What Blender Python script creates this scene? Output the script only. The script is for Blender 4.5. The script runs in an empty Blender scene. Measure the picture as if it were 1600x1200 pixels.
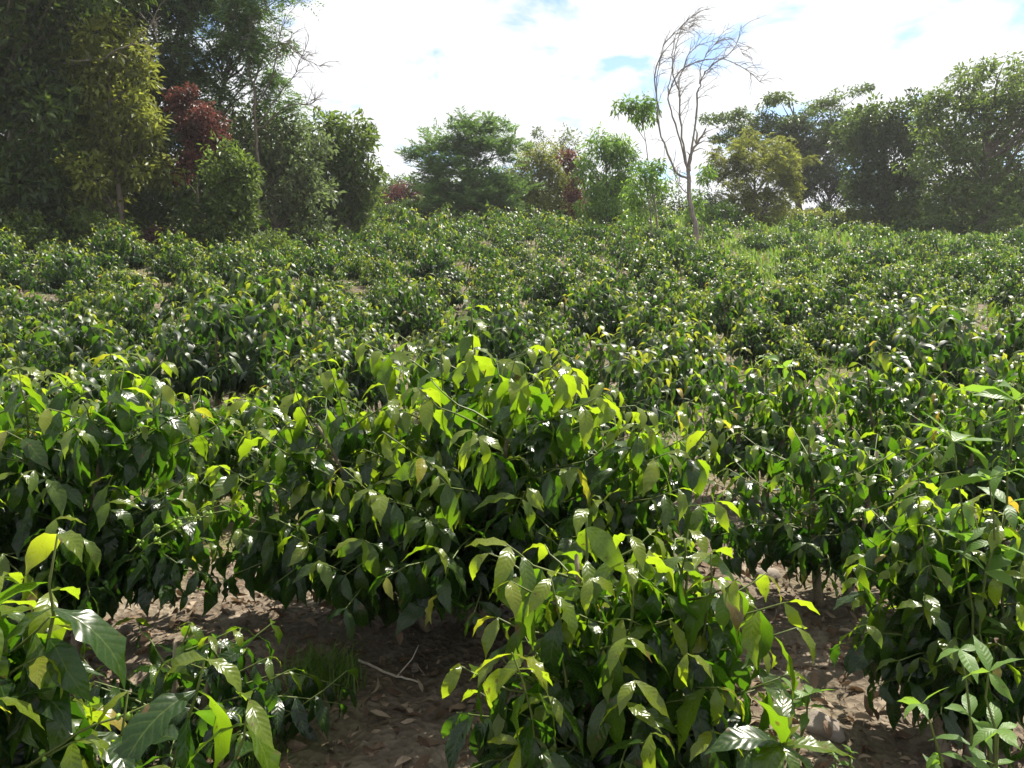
import bpy, math, random
import numpy as np
from mathutils import Vector, Matrix

R = math.radians
rng = np.random.default_rng(11)
random.seed(11)
scene = bpy.context.scene
col = scene.collection

# ------------------------------------------------------------------ camera, sky, sun, exposure
PITCH = 4.5
F = 1256.0                                  # focal length in pixels of a 1600 wide picture
cam_data = bpy.data.cameras.new('camera')
cam_data.sensor_width = 36.0
cam_data.lens = 36.0 * F / 1600.0
cam_data.clip_start = 0.05
cam_data.clip_end = 3000
cam = bpy.data.objects.new('camera', cam_data)
col.objects.link(cam)
cam.location = (0, 0, 1.62)
cam.rotation_euler = (R(90 - PITCH), 0, 0)
scene.camera = cam
CZ = 1.62

SUN_EL, SUN_AZ = 60.0, 42.0                  # azimuth: degrees to the right of straight ahead
world = bpy.data.worlds.new('World')
scene.world = world
world.use_nodes = True
wn, wl = world.node_tree.nodes, world.node_tree.links
wn.clear()
w_out = wn.new('ShaderNodeOutputWorld')
w_bg = wn.new('ShaderNodeBackground'); w_bg.inputs['Strength'].default_value = 0.1
sky = wn.new('ShaderNodeTexSky'); sky.sky_type = 'NISHITA'; sky.sun_disc = False
sky.sun_elevation = R(SUN_EL); sky.sun_rotation = R(SUN_AZ)
sky.altitude = 1200
tc = wn.new('ShaderNodeTexCoord')
sep = wn.new('ShaderNodeSeparateXYZ'); wl.new(tc.outputs['Generated'], sep.inputs[0])
zz = wn.new('ShaderNodeMath'); zz.operation = 'MAXIMUM'; zz.inputs[1].default_value = 0.0
wl.new(sep.outputs['Z'], zz.inputs[0])
za = wn.new('ShaderNodeMath'); za.operation = 'ADD'; za.inputs[1].default_value = 0.22
wl.new(zz.outputs[0], za.inputs[0])
dx = wn.new('ShaderNodeMath'); dx.operation = 'DIVIDE'; wl.new(sep.outputs['X'], dx.inputs[0]); wl.new(za.outputs[0], dx.inputs[1])
dy = wn.new('ShaderNodeMath'); dy.operation = 'DIVIDE'; wl.new(sep.outputs['Y'], dy.inputs[0]); wl.new(za.outputs[0], dy.inputs[1])
cmb = wn.new('ShaderNodeCombineXYZ'); wl.new(dx.outputs[0], cmb.inputs[0]); wl.new(dy.outputs[0], cmb.inputs[1])
cn = wn.new('ShaderNodeTexNoise'); cn.inputs['Scale'].default_value = 3.4; cn.inputs['Detail'].default_value = 7
cn.inputs['Roughness'].default_value = 0.56; cn.inputs['Distortion'].default_value = 0.25
cmap = wn.new('ShaderNodeMapping'); cmap.inputs['Location'].default_value = (3.1, 0.4, 0)
wl.new(cmb.outputs[0], cmap.inputs[0]); wl.new(cmap.outputs[0], cn.inputs['Vector'])
cr = wn.new('ShaderNodeValToRGB')
cr.color_ramp.elements[0].position = 0.385; cr.color_ramp.elements[0].color = (0, 0, 0, 1)
cr.color_ramp.elements[1].position = 0.46; cr.color_ramp.elements[1].color = (1, 1, 1, 1)
wl.new(cn.outputs['Fac'], cr.inputs[0])
cmix = wn.new('ShaderNodeMixRGB'); cmix.inputs['Color2'].default_value = (4.6, 4.7, 4.85, 1)
wl.new(cr.outputs[0], cmix.inputs['Fac']); wl.new(sky.outputs[0], cmix.inputs['Color1'])
wl.new(cmix.outputs[0], w_bg.inputs['Color']); wl.new(w_bg.outputs[0], w_out.inputs['Surface'])

sun_data = bpy.data.lights.new('sun', 'SUN')
sun_data.energy = 5.0
sun_data.angle = R(0.55)
sun_data.color = (1.0, 0.94, 0.82)
sun = bpy.data.objects.new('sun', sun_data)
col.objects.link(sun)
sd = Vector((math.sin(R(SUN_AZ)) * math.cos(R(SUN_EL)), math.cos(R(SUN_AZ)) * math.cos(R(SUN_EL)), math.sin(R(SUN_EL))))
sun.rotation_euler = sd.to_track_quat('Z', 'Y').to_euler()
sun.location = sd * 60

scene.view_settings.view_transform = 'Standard'
scene.view_settings.look = 'None'
scene.view_settings.gamma = 1.0
scene.view_settings.use_curve_mapping = False
scene.view_settings.exposure = 1.25
scene.render.engine = 'CYCLES'
cy = scene.cycles
cy.use_denoising = True
cy.max_bounces = 6; cy.diffuse_bounces = 3; cy.glossy_bounces = 2; cy.transmission_bounces = 4; cy.volume_bounces = 0
cy.caustics_reflective = False; cy.caustics_refractive = False
cy.sample_clamp_indirect = 4.0
cy.sample_clamp_direct = 12.0

# ------------------------------------------------------------------ terrain
E_Y = [-6, 0, 3, 8, 15, 30, 60]
E_V = [1.55, 1.62, 1.74, 2.55, 3.25, 3.65, 3.95]
SLOPE = 0.1905


def gz(x, y):
    """height of the hillside"""
    x = np.asarray(x, dtype=float); y = np.asarray(y, dtype=float)
    yc = np.minimum(y, 64.0)
    e = np.interp(yc, E_Y, E_V)
    z = CZ - e + SLOPE * yc
    over = np.maximum(y - 64.0, 0)
    z = z + SLOPE * 6 * (1 - np.exp(-over / 6.0)) - 0.10 * over * (over < 400) - 40.0 * (over >= 400)
    far = np.clip((np.abs(y) - 4) / 14, 0, 1)
    z = z + far * (0.16 * np.sin(x * 0.31 + 0.7) * np.sin(y * 0.23 + 0.4) + 0.08 * np.sin(x * 0.83 + y * 0.37))
    z = z + 1.0 * np.exp(-((x + 5) / 15.0) ** 2) * np.clip((yc - 14) / 44, 0, 1) ** 1.3
    z = z + 0.95 * np.clip((-x - 6.5) / 8.0, 0, 1) * np.clip((yc - 10) / 12, 0, 1) * np.clip((70 - yc) / 40, 0, 1)
    z = z + 0.018 * np.sin(x * 3.1 + y * 1.7) * np.sin(y * 2.3 - x * 0.8)
    return z


def ray(px, py):
    """direction (per metre of y) of a picture point, 1600 x 1200"""
    a = (px - 800) / F; b = (600 - py) / F
    c, s = math.cos(R(PITCH)), math.sin(R(PITCH))
    y = c + b * s; z = -s + b * c
    return a / y, z / y


def at(px, py, d):
    a, b = ray(px, py)
    return np.array([a * d, d, CZ + b * d])


def gpos(px, d):
    """ground point at distance d in the picture column px (perspective is solved by two steps)"""
    x = (px - 800) / F * d
    for _ in range(3):
        z = float(gz(x, d))
        c, s = math.cos(R(PITCH)), math.sin(R(PITCH))
        depth = d * c - (z - CZ) * s
        x = (px - 800) / F * depth
    return np.array([x, d, float(gz(x, d))])


def project(P):
    P = np.asarray(P, dtype=float)
    c, s = math.cos(R(PITCH)), math.sin(R(PITCH))
    y = P[..., 1]; z = P[..., 2] - CZ
    dep = y * c - z * s
    upv = y * s + z * c
    dep2 = np.where(dep > 0.05, dep, 0.05)
    return 800 + F * P[..., 0] / dep2, 600 - F * upv / dep2, dep


# ------------------------------------------------------------------ helpers
def nrm(v):
    v = np.asarray(v, dtype=float)
    return v / np.maximum(np.linalg.norm(v, axis=-1, keepdims=True), 1e-9)


class MB:
    """collects triangles, built as ONE mesh object"""
    def __init__(self):
        self.v, self.t, self.a, self.m, self.n = [], [], [], [], 0

    def add(self, v, t, a, mat=0):
        v = np.asarray(v, dtype=np.float32).reshape(-1, 3); t = np.asarray(t, dtype=np.int32).reshape(-1, 3)
        a = np.asarray(a, dtype=np.float32)
        if a.ndim == 1: a = np.tile(a, (len(v), 1))
        self.v.append(v); self.t.append(t + self.n); self.a.append(a)
        self.m.append(np.full(len(t), mat, dtype=np.int32)); self.n += len(v)

    def mesh(self, name, mats, smooth=True):
        me = bpy.data.meshes.new(name)
        v = np.concatenate(self.v); t = np.concatenate(self.t); a = np.concatenate(self.a); m = np.concatenate(self.m)
        me.vertices.add(len(v)); me.vertices.foreach_set('co', v.ravel())
        me.loops.add(len(t) * 3); me.loops.foreach_set('vertex_index', t.ravel())
        me.polygons.add(len(t))
        me.polygons.foreach_set('loop_start', np.arange(0, len(t) * 3, 3, dtype=np.int32))
        me.polygons.foreach_set('material_index', m)
        me.polygons.foreach_set('use_smooth', np.full(len(t), smooth))
        at_ = me.attributes.new('luv', 'FLOAT_VECTOR', 'POINT')
        at_.data.foreach_set('vector', a.ravel())
        for q in mats: me.materials.append(q)
        me.update(calc_edges=True); me.validate()
        return me

    def build(self, name, mats, parent=None, smooth=True):
        if not isinstance(mats, (list, tuple)): mats = [mats]
        o = bpy.data.objects.new(name, self.mesh(name, mats, smooth))
        col.objects.link(o)
        if parent is not None: o.parent = parent
        return o


def tag(o, label=None, cat=None, group=None, kind=None):
    if label: o['label'] = label
    if cat: o['category'] = cat
    if group: o['group'] = group
    if kind: o['kind'] = kind
    return o


def empty(name, loc, label=None, cat=None, group=None, rz=0.0, s=1.0):
    o = bpy.data.objects.new(name, None)
    col.objects.link(o)
    o.empty_display_size = 0.1
    o.location = [float(q) for q in loc]; o.rotation_euler = (0, 0, rz); o.scale = (s, s, s)
    return tag(o, label, cat, group)


def tube(mb, pts, rad, sides=6, attr=(0, 0, 0), mat=0):
    pts = np.asarray(pts, dtype=float); n = len(pts)
    rad = np.asarray(rad, dtype=float) * np.ones(n)
    tan = nrm(np.gradient(pts, axis=0))
    ref = np.array([0.0, 0, 1]) if abs(tan[:, 2]).mean() < 0.8 else np.array([1.0, 0.02, 0])
    x = nrm(np.cross(tan, ref)); y = np.cross(tan, x)
    ang = np.linspace(0, 2 * np.pi, sides, endpoint=False)
    ring = pts[:, None] + rad[:, None, None] * (np.cos(ang)[None, :, None] * x[:, None] + np.sin(ang)[None, :, None] * y[:, None])
    v = ring.reshape(-1, 3)
    i = np.arange(n - 1)[:, None] * sides; j = np.arange(sides)[None]; k = (j + 1) % sides
    a, b, c, d = (i + j), (i + k), (i + sides + k), (i + sides + j)
    t = np.concatenate([np.stack([a, b, c], -1).reshape(-1, 3), np.stack([a, c, d], -1).reshape(-1, 3)])
    v = np.concatenate([v, pts[-1:] + tan[-1:] * rad[-1]])
    tip = np.stack([(n - 1) * sides + np.arange(sides), (n - 1) * sides + (np.arange(sides) + 1) % sides, np.full(sides, n * sides)], -1)
    mb.add(v, np.concatenate([t, tip]), attr, mat)


def wander(p0, p1, n, amt, sag=0.0, rg=rng):
    t = np.linspace(0, 1, n)[:, None]
    p = np.asarray(p0) * (1 - t) + np.asarray(p1) * t
    L = np.linalg.norm(np.asarray(p1) - np.asarray(p0))
    w = rg.normal(0, 1, (n, 3)); w = np.cumsum(w, 0); w -= w[:1] + (w[-1:] - w[:1]) * t
    p = p + w * amt * L / max(n, 2)
    p[:, 2] += sag * L * (4 * t * (1 - t))[:, 0]
    return p


# ------------------------------------------------------------------ materials
def new_mat(name):
    m = bpy.data.materials.new(name); m.use_nodes = True
    n, l = m.node_tree.nodes, m.node_tree.links
    n.clear()
    return m, n, l


def ramp(n, stops):
    r = n.new('ShaderNodeValToRGB'); e = r.color_ramp.elements
    while len(e) < len(stops): e.new(0.5)
    for q, (p, c) in zip(e, stops):
        q.position = p; q.color = (*c, 1)
    return r


def mth(n, l, op, a, b=None):
    q = n.new('ShaderNodeMath'); q.operation = op
    for i, s in enumerate((a, b)):
        if s is None: continue
        if isinstance(s, (int, float)): q.inputs[i].default_value = s
        else: l.new(s, q.inputs[i])
    return q.outputs[0]


def leaf_material(name, stops, trans_stops, trans=0.4, rough=0.3, spec=0.5, veins=True, coat=0.0, tmul=1.0):
    """stops run along the leaf's age: 0 old and dark, 1 young; in coffee bushes also painted shade"""
    m, n, l = new_mat(name)
    out = n.new('ShaderNodeOutputMaterial')
    at_ = n.new('ShaderNodeAttribute'); at_.attribute_name = 'luv'
    sp = n.new('ShaderNodeSeparateXYZ'); l.new(at_.outputs['Vector'], sp.inputs[0])
    oi = n.new('ShaderNodeObjectInfo')
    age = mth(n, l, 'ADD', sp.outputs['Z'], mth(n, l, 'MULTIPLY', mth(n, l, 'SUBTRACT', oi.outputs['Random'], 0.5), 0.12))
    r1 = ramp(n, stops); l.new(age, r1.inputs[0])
    r2 = ramp(n, trans_stops); l.new(age, r2.inputs[0])
    base = r1.outputs[0]
    pb = n.new('ShaderNodeBsdfPrincipled')
    pb.inputs['Roughness'].default_value = rough
    pb.inputs['Specular IOR Level'].default_value = spec
    pb.inputs['Coat Weight'].default_value = coat
    pb.inputs['Coat Roughness'].default_value = 0.15
    tr = n.new('ShaderNodeBsdfTranslucent')
    tcol = r2.outputs[0]
    if veins:
        au = mth(n, l, 'ABSOLUTE', sp.outputs['X'])
        ph = mth(n, l, 'SUBTRACT', mth(n, l, 'MULTIPLY', sp.outputs['Y'], 9.0), mth(n, l, 'MULTIPLY', au, 1.5))
        sn = mth(n, l, 'COSINE', mth(n, l, 'MULTIPLY', ph, 6.2832))           # 1 at each side vein
        vein = mth(n, l, 'POWER', mth(n, l, 'MAXIMUM', sn, 0.0), 6.0)
        mid = mth(n, l, 'SUBTRACT', 1.0, mth(n, l, 'MINIMUM', mth(n, l, 'MULTIPLY', au, 14.0), 1.0))
        line = mth(n, l, 'MAXIMUM', mth(n, l, 'MULTIPLY', vein, 0.35), mid)
        mx = n.new('ShaderNodeMixRGB'); mx.inputs['Color2'].default_value = (0.20, 0.26, 0.06, 1)
        l.new(mth(n, l, 'MULTIPLY', line, 0.4), mx.inputs['Fac']); l.new(base, mx.inputs['Color1']); base = mx.outputs[0]
        hgt = mth(n, l, 'SUBTRACT', mth(n, l, 'MULTIPLY', sn, -0.5), mth(n, l, 'MULTIPLY', mid, 0.8))
        bp = n.new('ShaderNodeBump'); bp.inputs['Strength'].default_value = 0.2; bp.inputs['Distance'].default_value = 0.0025
        l.new(hgt, bp.inputs['Height']); l.new(bp.outputs[0], pb.inputs['Normal'])
        # blotches of wear
        tx = n.new('ShaderNodeTexCoord')
        nz = n.new('ShaderNodeTexNoise'); nz.inputs['Scale'].default_value = 30; nz.inputs['Detail'].default_value = 3
        l.new(tx.outputs['Object'], nz.inputs['Vector'])
        ns = n.new('ShaderNodeTexNoise'); ns.inputs['Scale'].default_value = 7.0; ns.inputs['Detail'].default_value = 4
        adv = n.new('ShaderNodeVectorMath'); adv.operation = 'ADD'
        cb = n.new('ShaderNodeCombineXYZ'); l.new(mth(n, l, 'MULTIPLY', oi.outputs['Random'], 57.0), cb.inputs[0])
        l.new(tx.outputs['Object'], adv.inputs[0]); l.new(cb.outputs[0], adv.inputs[1]); l.new(adv.outputs[0], ns.inputs['Vector'])
        spot = ramp(n, [(0.66, (0, 0, 0)), (0.70, (1, 1, 1))]); l.new(ns.outputs['Fac'], spot.inputs[0])
        mb_ = n.new('ShaderNodeMixRGB'); mb_.inputs['Color2'].default_value = (0.13, 0.075, 0.03, 1)
        l.new(mth(n, l, 'MULTIPLY', spot.outputs[0], 0.8), mb_.inputs['Fac']); l.new(base, mb_.inputs['Color1']); base = mb_.outputs[0]
        mt_ = n.new('ShaderNodeMixRGB'); mt_.inputs['Color2'].default_value = (0.10, 0.05, 0.015, 1)
        l.new(mth(n, l, 'MULTIPLY', spot.outputs[0], 0.8), mt_.inputs['Fac']); l.new(tcol, mt_.inputs['Color1']); tcol = mt_.outputs[0]
        hs = n.new('ShaderNodeHueSaturation'); l.new(base, hs.inputs['Color'])
        l.new(mth(n, l, 'ADD', mth(n, l, 'MULTIPLY', nz.outputs['Fac'], 0.5), 0.75), hs.inputs['Value']); base = hs.outputs[0]
        l.new(mth(n, l, 'ADD', mth(n, l, 'MULTIPLY', nz.outputs['Fac'], 0.22), rough - 0.11), pb.inputs['Roughness'])
    l.new(base, pb.inputs['Base Color'])
    l.new(tcol, tr.inputs['Color'])
    ms = n.new('ShaderNodeMixShader'); ms.inputs[0].default_value = trans
    l.new(pb.outputs[0], ms.inputs[1]); l.new(tr.outputs[0], ms.inputs[2]); l.new(ms.outputs[0], out.inputs['Surface'])
    return m


def plain_material(name, c1, c2, scale=8.0, rough=0.85, bump=0.3, stretch=(1, 1, 1), coords='Object', dist=0.01):
    m, n, l = new_mat(name)
    out = n.new('ShaderNodeOutputMaterial'); pb = n.new('ShaderNodeBsdfPrincipled')
    tx = n.new('ShaderNodeTexCoord'); mp = n.new('ShaderNodeMapping'); mp.inputs['Scale'].default_value = stretch
    l.new(tx.outputs[coords], mp.inputs[0])
    nz = n.new('ShaderNodeTexNoise'); nz.inputs['Scale'].default_value = scale; nz.inputs['Detail'].default_value = 6
    nz.inputs['Roughness'].default_value = 0.65
    l.new(mp.outputs[0], nz.inputs['Vector'])
    r = ramp(n, [(0.32, c1), (0.68, c2)]); l.new(nz.outputs['Fac'], r.inputs[0])
    l.new(r.outputs[0], pb.inputs['Base Color']); pb.inputs['Roughness'].default_value = rough
    pb.inputs['Specular IOR Level'].default_value = 0.25
    bp = n.new('ShaderNodeBump'); bp.inputs['Strength'].default_value = bump; bp.inputs['Distance'].default_value = dist
    l.new(nz.outputs['Fac'], bp.inputs['Height']); l.new(bp.outputs[0], pb.inputs['Normal'])
    l.new(pb.outputs[0], out.inputs['Surface'])
    return m


M = {}
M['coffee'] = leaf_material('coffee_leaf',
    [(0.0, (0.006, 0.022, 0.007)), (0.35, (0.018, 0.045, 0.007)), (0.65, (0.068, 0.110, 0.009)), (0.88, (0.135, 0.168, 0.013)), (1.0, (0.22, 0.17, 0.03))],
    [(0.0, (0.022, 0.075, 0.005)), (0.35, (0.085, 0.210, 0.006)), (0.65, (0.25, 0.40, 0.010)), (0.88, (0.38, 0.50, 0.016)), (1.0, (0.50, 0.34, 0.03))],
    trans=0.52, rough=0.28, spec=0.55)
M['coffee_far'] = leaf_material('coffee_leaf_afar',
    [(0.0, (0.006, 0.019, 0.006)), (0.35, (0.015, 0.034, 0.007)), (0.65, (0.052, 0.084, 0.010)), (0.88, (0.105, 0.140, 0.018)), (1.0, (0.20, 0.16, 0.03))],
    [(0.0, (0.022, 0.075, 0.008)), (0.35, (0.085, 0.200, 0.012)), (0.65, (0.26, 0.35, 0.018)), (0.88, (0.42, 0.46, 0.03)), (1.0, (0.50, 0.34, 0.03))],
    trans=0.43, rough=0.43, spec=0.5, veins=False)
M['twig'] = plain_material('coffee_bark', (0.10, 0.075, 0.05), (0.24, 0.20, 0.14), scale=30, bump=0.5)
M['shoot'] = plain_material('green_shoot', (0.06, 0.09, 0.02), (0.11, 0.13, 0.035), scale=40, rough=0.5, bump=0.1)
M['berry'] = plain_material('green_berry', (0.13, 0.24, 0.03), (0.22, 0.32, 0.05), scale=60, rough=0.3, bump=0.0)
M['bark'] = plain_material('grey_brown_bark', (0.07, 0.055, 0.04), (0.20, 0.165, 0.125), scale=14, bump=0.8, stretch=(1, 1, 0.25), dist=0.03)
M['dead'] = plain_material('dead_bark', (0.12, 0.10, 0.085), (0.30, 0.26, 0.22), scale=16, bump=0.8, stretch=(1, 1, 0.2), dist=0.03)
M['pale_wood'] = plain_material('pale_dry_wood', (0.30, 0.25, 0.19), (0.52, 0.46, 0.38), scale=30, bump=0.5, stretch=(1, 1, 1))
M['stone'] = plain_material('stone', (0.13, 0.105, 0.085), (0.29, 0.25, 0.21), scale=9, bump=0.6, dist=0.02)
M['red_stone'] = plain_material('reddish_stone', (0.34, 0.18, 0.11), (0.48, 0.30, 0.20), scale=12, bump=0.6, dist=0.02)


def crown_mat(name, dark, light, tl, trans=0.40, rough=0.45, spec=0.35):
    dark = tuple(1.15 * q for q in dark); light = tuple(1.35 * q for q in light); tl = tuple(min(1.3 * q, .8) for q in tl)
    mid = tuple((a + b) / 2 for a, b in zip(dark, light))
    return leaf_material(name, [(0.0, dark), (0.5, mid), (1.0, light)],
                         [(0.0, tuple(0.45 * q for q in tl)), (1.0, tl)], trans, rough, spec, veins=False)


M['c_dark'] = crown_mat('dark_foliage', (0.013, 0.028, 0.009), (0.050, 0.076, 0.018), (0.12, 0.19, 0.025))  # low albedo partly stands in for shade inside and behind the crowns
M['c_olive'] = crown_mat('olive_foliage', (0.048, 0.064, 0.013), (0.14, 0.16, 0.03), (0.34, 0.38, 0.05))
M['c_green'] = crown_mat('green_foliage', (0.028, 0.050, 0.012), (0.085, 0.125, 0.028), (0.18, 0.27, 0.035))
M['c_bright'] = crown_mat('bright_green_foliage', (0.045, 0.100, 0.016), (0.120, 0.210, 0.030), (0.24, 0.42, 0.04))
M['c_grey'] = crown_mat('grey_green_foliage', (0.045, 0.065, 0.030), (0.120, 0.145, 0.065), (0.17, 0.24, 0.07))
M['c_feather'] = crown_mat('feathery_foliage', (0.035, 0.070, 0.020), (0.090, 0.150, 0.045), (0.18, 0.32, 0.06))
M['c_red'] = crown_mat('red_foliage', (0.045, 0.022, 0.015), (0.13, 0.045, 0.035), (0.17, 0.055, 0.04))
M['c_purple'] = crown_mat('purple_foliage', (0.040, 0.018, 0.020), (0.10, 0.040, 0.038), (0.14, 0.05, 0.045))
M['weed'] = leaf_material('weed_leaf', [(0.0, (0.035, 0.085, 0.016)), (1.0, (0.10, 0.19, 0.035))],
                          [(0.0, (0.10, 0.26, 0.015)), (1.0, (0.26, 0.44, 0.04))], trans=0.45, rough=0.45, spec=0.4)
M['grass'] = leaf_material('grass_blade', [(0.0, (0.20, 0.15, 0.07)), (0.45, (0.16, 0.15, 0.05)), (0.6, (0.07, 0.13, 0.02)), (1.0, (0.11, 0.19, 0.03))],
                           [(0.0, (0.26, 0.19, 0.09)), (0.45, (0.24, 0.22, 0.06)), (0.6, (0.16, 0.30, 0.03)), (1.0, (0.24, 0.38, 0.04))],
                           trans=0.4, rough=0.6, spec=0.3, veins=False)
M['litter'] = leaf_material('dead_leaf', [(0.0, (0.08, 0.052, 0.033)), (0.5, (0.17, 0.115, 0.075)), (1.0, (0.32, 0.25, 0.18))],
                            [(0.0, (0.10, 0.05, 0.02)), (1.0, (0.28, 0.18, 0.09))], trans=0.15, rough=0.7, spec=0.2, veins=False)


def ground_material():
    m, n, l = new_mat('earth')
    out = n.new('ShaderNodeOutputMaterial'); pb = n.new('ShaderNodeBsdfPrincipled')
    tx = n.new('ShaderNodeTexCoord')
    n1 = n.new('ShaderNodeTexNoise'); n1.inputs['Scale'].default_value = 5; n1.inputs['Detail'].default_value = 9; n1.inputs['Roughness'].default_value = 0.7
    n2 = n.new('ShaderNodeTexNoise'); n2.inputs['Scale'].default_value = 0.6; n2.inputs['Detail'].default_value = 6
    n3 = n.new('ShaderNodeTexVoronoi'); n3.inputs['Scale'].default_value = 38
    for q in (n1, n2, n3): l.new(tx.outputs['Object'], q.inputs['Vector'])
    r = ramp(n, [(0.28, (0.055, 0.042, 0.030)), (0.5, (0.13, 0.102, 0.075)), (0.72, (0.27, 0.225, 0.17))])
    l.new(n1.outputs['Fac'], r.inputs[0])
    g = n.new('ShaderNodeMixRGB'); g.inputs['Color2'].default_value = (0.10, 0.105, 0.03, 1)
    gr = ramp(n, [(0.50, (0, 0, 0)), (0.66, (1, 1, 1))]); l.new(n2.outputs['Fac'], gr.inputs[0])
    gm = mth(n, l, 'MULTIPLY', gr.outputs[0], 0.7)
    l.new(gm, g.inputs['Fac']); l.new(r.outputs[0], g.inputs['Color1'])
    l.new(g.outputs[0], pb.inputs['Base Color']); pb.inputs['Roughness'].default_value = 0.95
    pb.inputs['Specular IOR Level'].default_value = 0.15
    hh = mth(n, l, 'ADD', n1.outputs['Fac'], mth(n, l, 'MULTIPLY', n3.outputs['Distance'], 0.6))
    bp = n.new('ShaderNodeBump'); bp.inputs['Strength'].default_value = 0.9; bp.inputs['Distance'].default_value = 0.03
    l.new(hh, bp.inputs['Height']); l.new(bp.outputs[0], pb.inputs['Normal'])
    l.new(pb.outputs[0], out.inputs['Surface'])
    return m


M['earth'] = ground_material()

# ------------------------------------------------------------------ the hillside
def axis(fine, lo, hi, step0, grow):
    a = [0.0]
    while a[-1] < hi:
        s = step0 if a[-1] < fine else step0 * (1 + (a[-1] - fine) * grow)
        a.append(a[-1] + s)
    b = [0.0]
    while b[-1] > lo:
        s = step0 if -b[-1] < fine * 0.6 else step0 * (1 + (-b[-1] - fine * 0.6) * grow)
        b.append(b[-1] - s)
    return np.array(sorted(set(b[1:] + a)))


xs = axis(4, -900, 900, 0.1, 0.6); ys = axis(7, -60, 900, 0.1, 0.5)
X, Y = np.meshgrid(xs, ys)
Z = gz(X, Y)
near = np.exp(-(np.hypot(X, Y) / 9) ** 2)
Z = Z + near * rng.normal(0, 0.014, Z.shape)
nx, ny = len(xs), len(ys)
i = (np.arange(ny - 1)[:, None] * nx + np.arange(nx - 1)[None]).ravel()
gt = np.concatenate([np.stack([i, i + 1, i + nx + 1], -1), np.stack([i, i + nx + 1, i + nx], -1)])
g = MB(); g.add(np.stack([X, Y, Z], -1), gt, (0, 0, 0))
ground = g.build('ground', M['earth'])
tag(ground, kind='structure', label='brown earth hillside rising away under the coffee bushes')

# ------------------------------------------------------------------ coffee leaves
def leaf_template(nl, nw, bend, fold, wave, width, phase, twist=0.0, bite=0.0):
    """leaf of length 1 that leaves its stalk along +y and arches down towards -z"""
    t = np.linspace(0, 1, nl + 1)
    ang = -bend * (1 - (1 - t) ** 1.3)
    st = 1.0 / nl
    am = (ang[1:] + ang[:-1]) / 2
    y = np.concatenate([[0], np.cumsum(np.cos(am) * st)]); z = np.concatenate([[0], np.cumsum(np.sin(am) * st)])
    tt = np.clip((t - 0.05) / 0.95, 0, 1)
    w = width * np.sin(np.pi * tt ** 0.82) ** 0.9 * (1 - 0.25 * tt ** 6)
    w[0] = 0.014; w[-1] = 0.006
    if nl > 5: w[-2] *= 0.7
    u = np.linspace(-1, 1, nw + 1)
    ny_, nz_ = -np.sin(ang), np.cos(ang)
    V, A = [], []
    for a in range(nl + 1):
        sw = 0.05 * math.sin(t[a] * 4.3 + phase) * t[a]                       # the blade swings to one side
        for b in u:
            ww = w[a] * (1 + 0.05 * math.sin(t[a] * 17 + phase * 2.3 + (2.0 if b > 0 else 0.0)))
            if b > 0.2 and bite: ww *= 1 - bite * math.exp(-((t[a] - 0.35 - 0.04 * (phase % 7)) / 0.11) ** 2)
            h = fold * abs(b) * ww - 0.5 * fold * b * b * ww + wave * ww * 1.6 * b * b * math.sin(t[a] * 21 + phase + (1.3 if b > 0 else 0)) + math.sin(twist * t[a]) * b * ww
            V.append((b * ww * math.cos(twist * t[a]) + sw, y[a] + ny_[a] * h, z[a] + nz_[a] * h)); A.append((b, t[a], 0))
    T = []
    k = nw + 1
    for a in range(nl):
        for b in range(nw):
            p = a * k + b
            T += [(p, p + 1, p + k + 1), (p, p + k + 1, p + k)]
    return np.array(V), np.array(T), np.array(A)


def templates(nl, nw):
    out = []
    for q, (bd, fo, wv, wd, tw, bi) in enumerate([
            (55, .30, .10, 0.168, .2, 0), (66, .18, .14, 0.178, -.3, 0), (78, .35, .10, 0.159, .35, 0), (95, .20, .12, 0.168, -.2, 0), (58, .40, .16, 0.155, .5, 0), (86, .12, .12, 0.178, -.35, 0),
            (44, .35, .12, 0.164, .2, .45), (72, .10, .16, 0.174, -.5, 0), (104, .3, .10, 0.159, .3, 0), (64, .42, .14, 0.149, -.6, 0), (50, .15, .14, 0.183, .3, 0), (80, .3, .18, 0.164, .6, 0)]):
        out.append(leaf_template(nl, nw, R(bd), fo, wv, wd, q * 1.7, tw, bi))
    return out


T_NEAR, T_MID, T_FAR = templates(8, 4), templates(4, 2), templates(2, 2)
NV = len(T_NEAR)


def frames(D, roll):
    D = nrm(D); up = np.array([0.0, 0, 1])
    x = np.cross(D, up)
    bad = np.linalg.norm(x, axis=1) < 0.15
    x[bad] = np.array([1.0, 0, 0])
    x = nrm(x - D * (x * D).sum(1, keepdims=True)); z = np.cross(x, D)
    c, s = np.cos(roll)[:, None], np.sin(roll)[:, None]
    return np.stack([x * c + z * s, D, z * c - x * s], -1)             # columns x y z


def add_leaves(mb, tmpl, P, D, roll, size, var, age, mat=0):
    Fm = frames(D, roll)
    for k in range(len(tmpl)):
        s = np.nonzero(var == k)[0]
        if not len(s): continue
        V, T, A = tmpl[k]
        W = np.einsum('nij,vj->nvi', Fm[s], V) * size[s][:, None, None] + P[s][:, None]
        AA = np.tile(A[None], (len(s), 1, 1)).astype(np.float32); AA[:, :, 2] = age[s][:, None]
        TT = (T[None] + (np.arange(len(s)) * len(V))[:, None, None])
        mb.add(W.reshape(-1, 3), TT.reshape(-1, 3), AA.reshape(-1, 3), mat)


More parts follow.
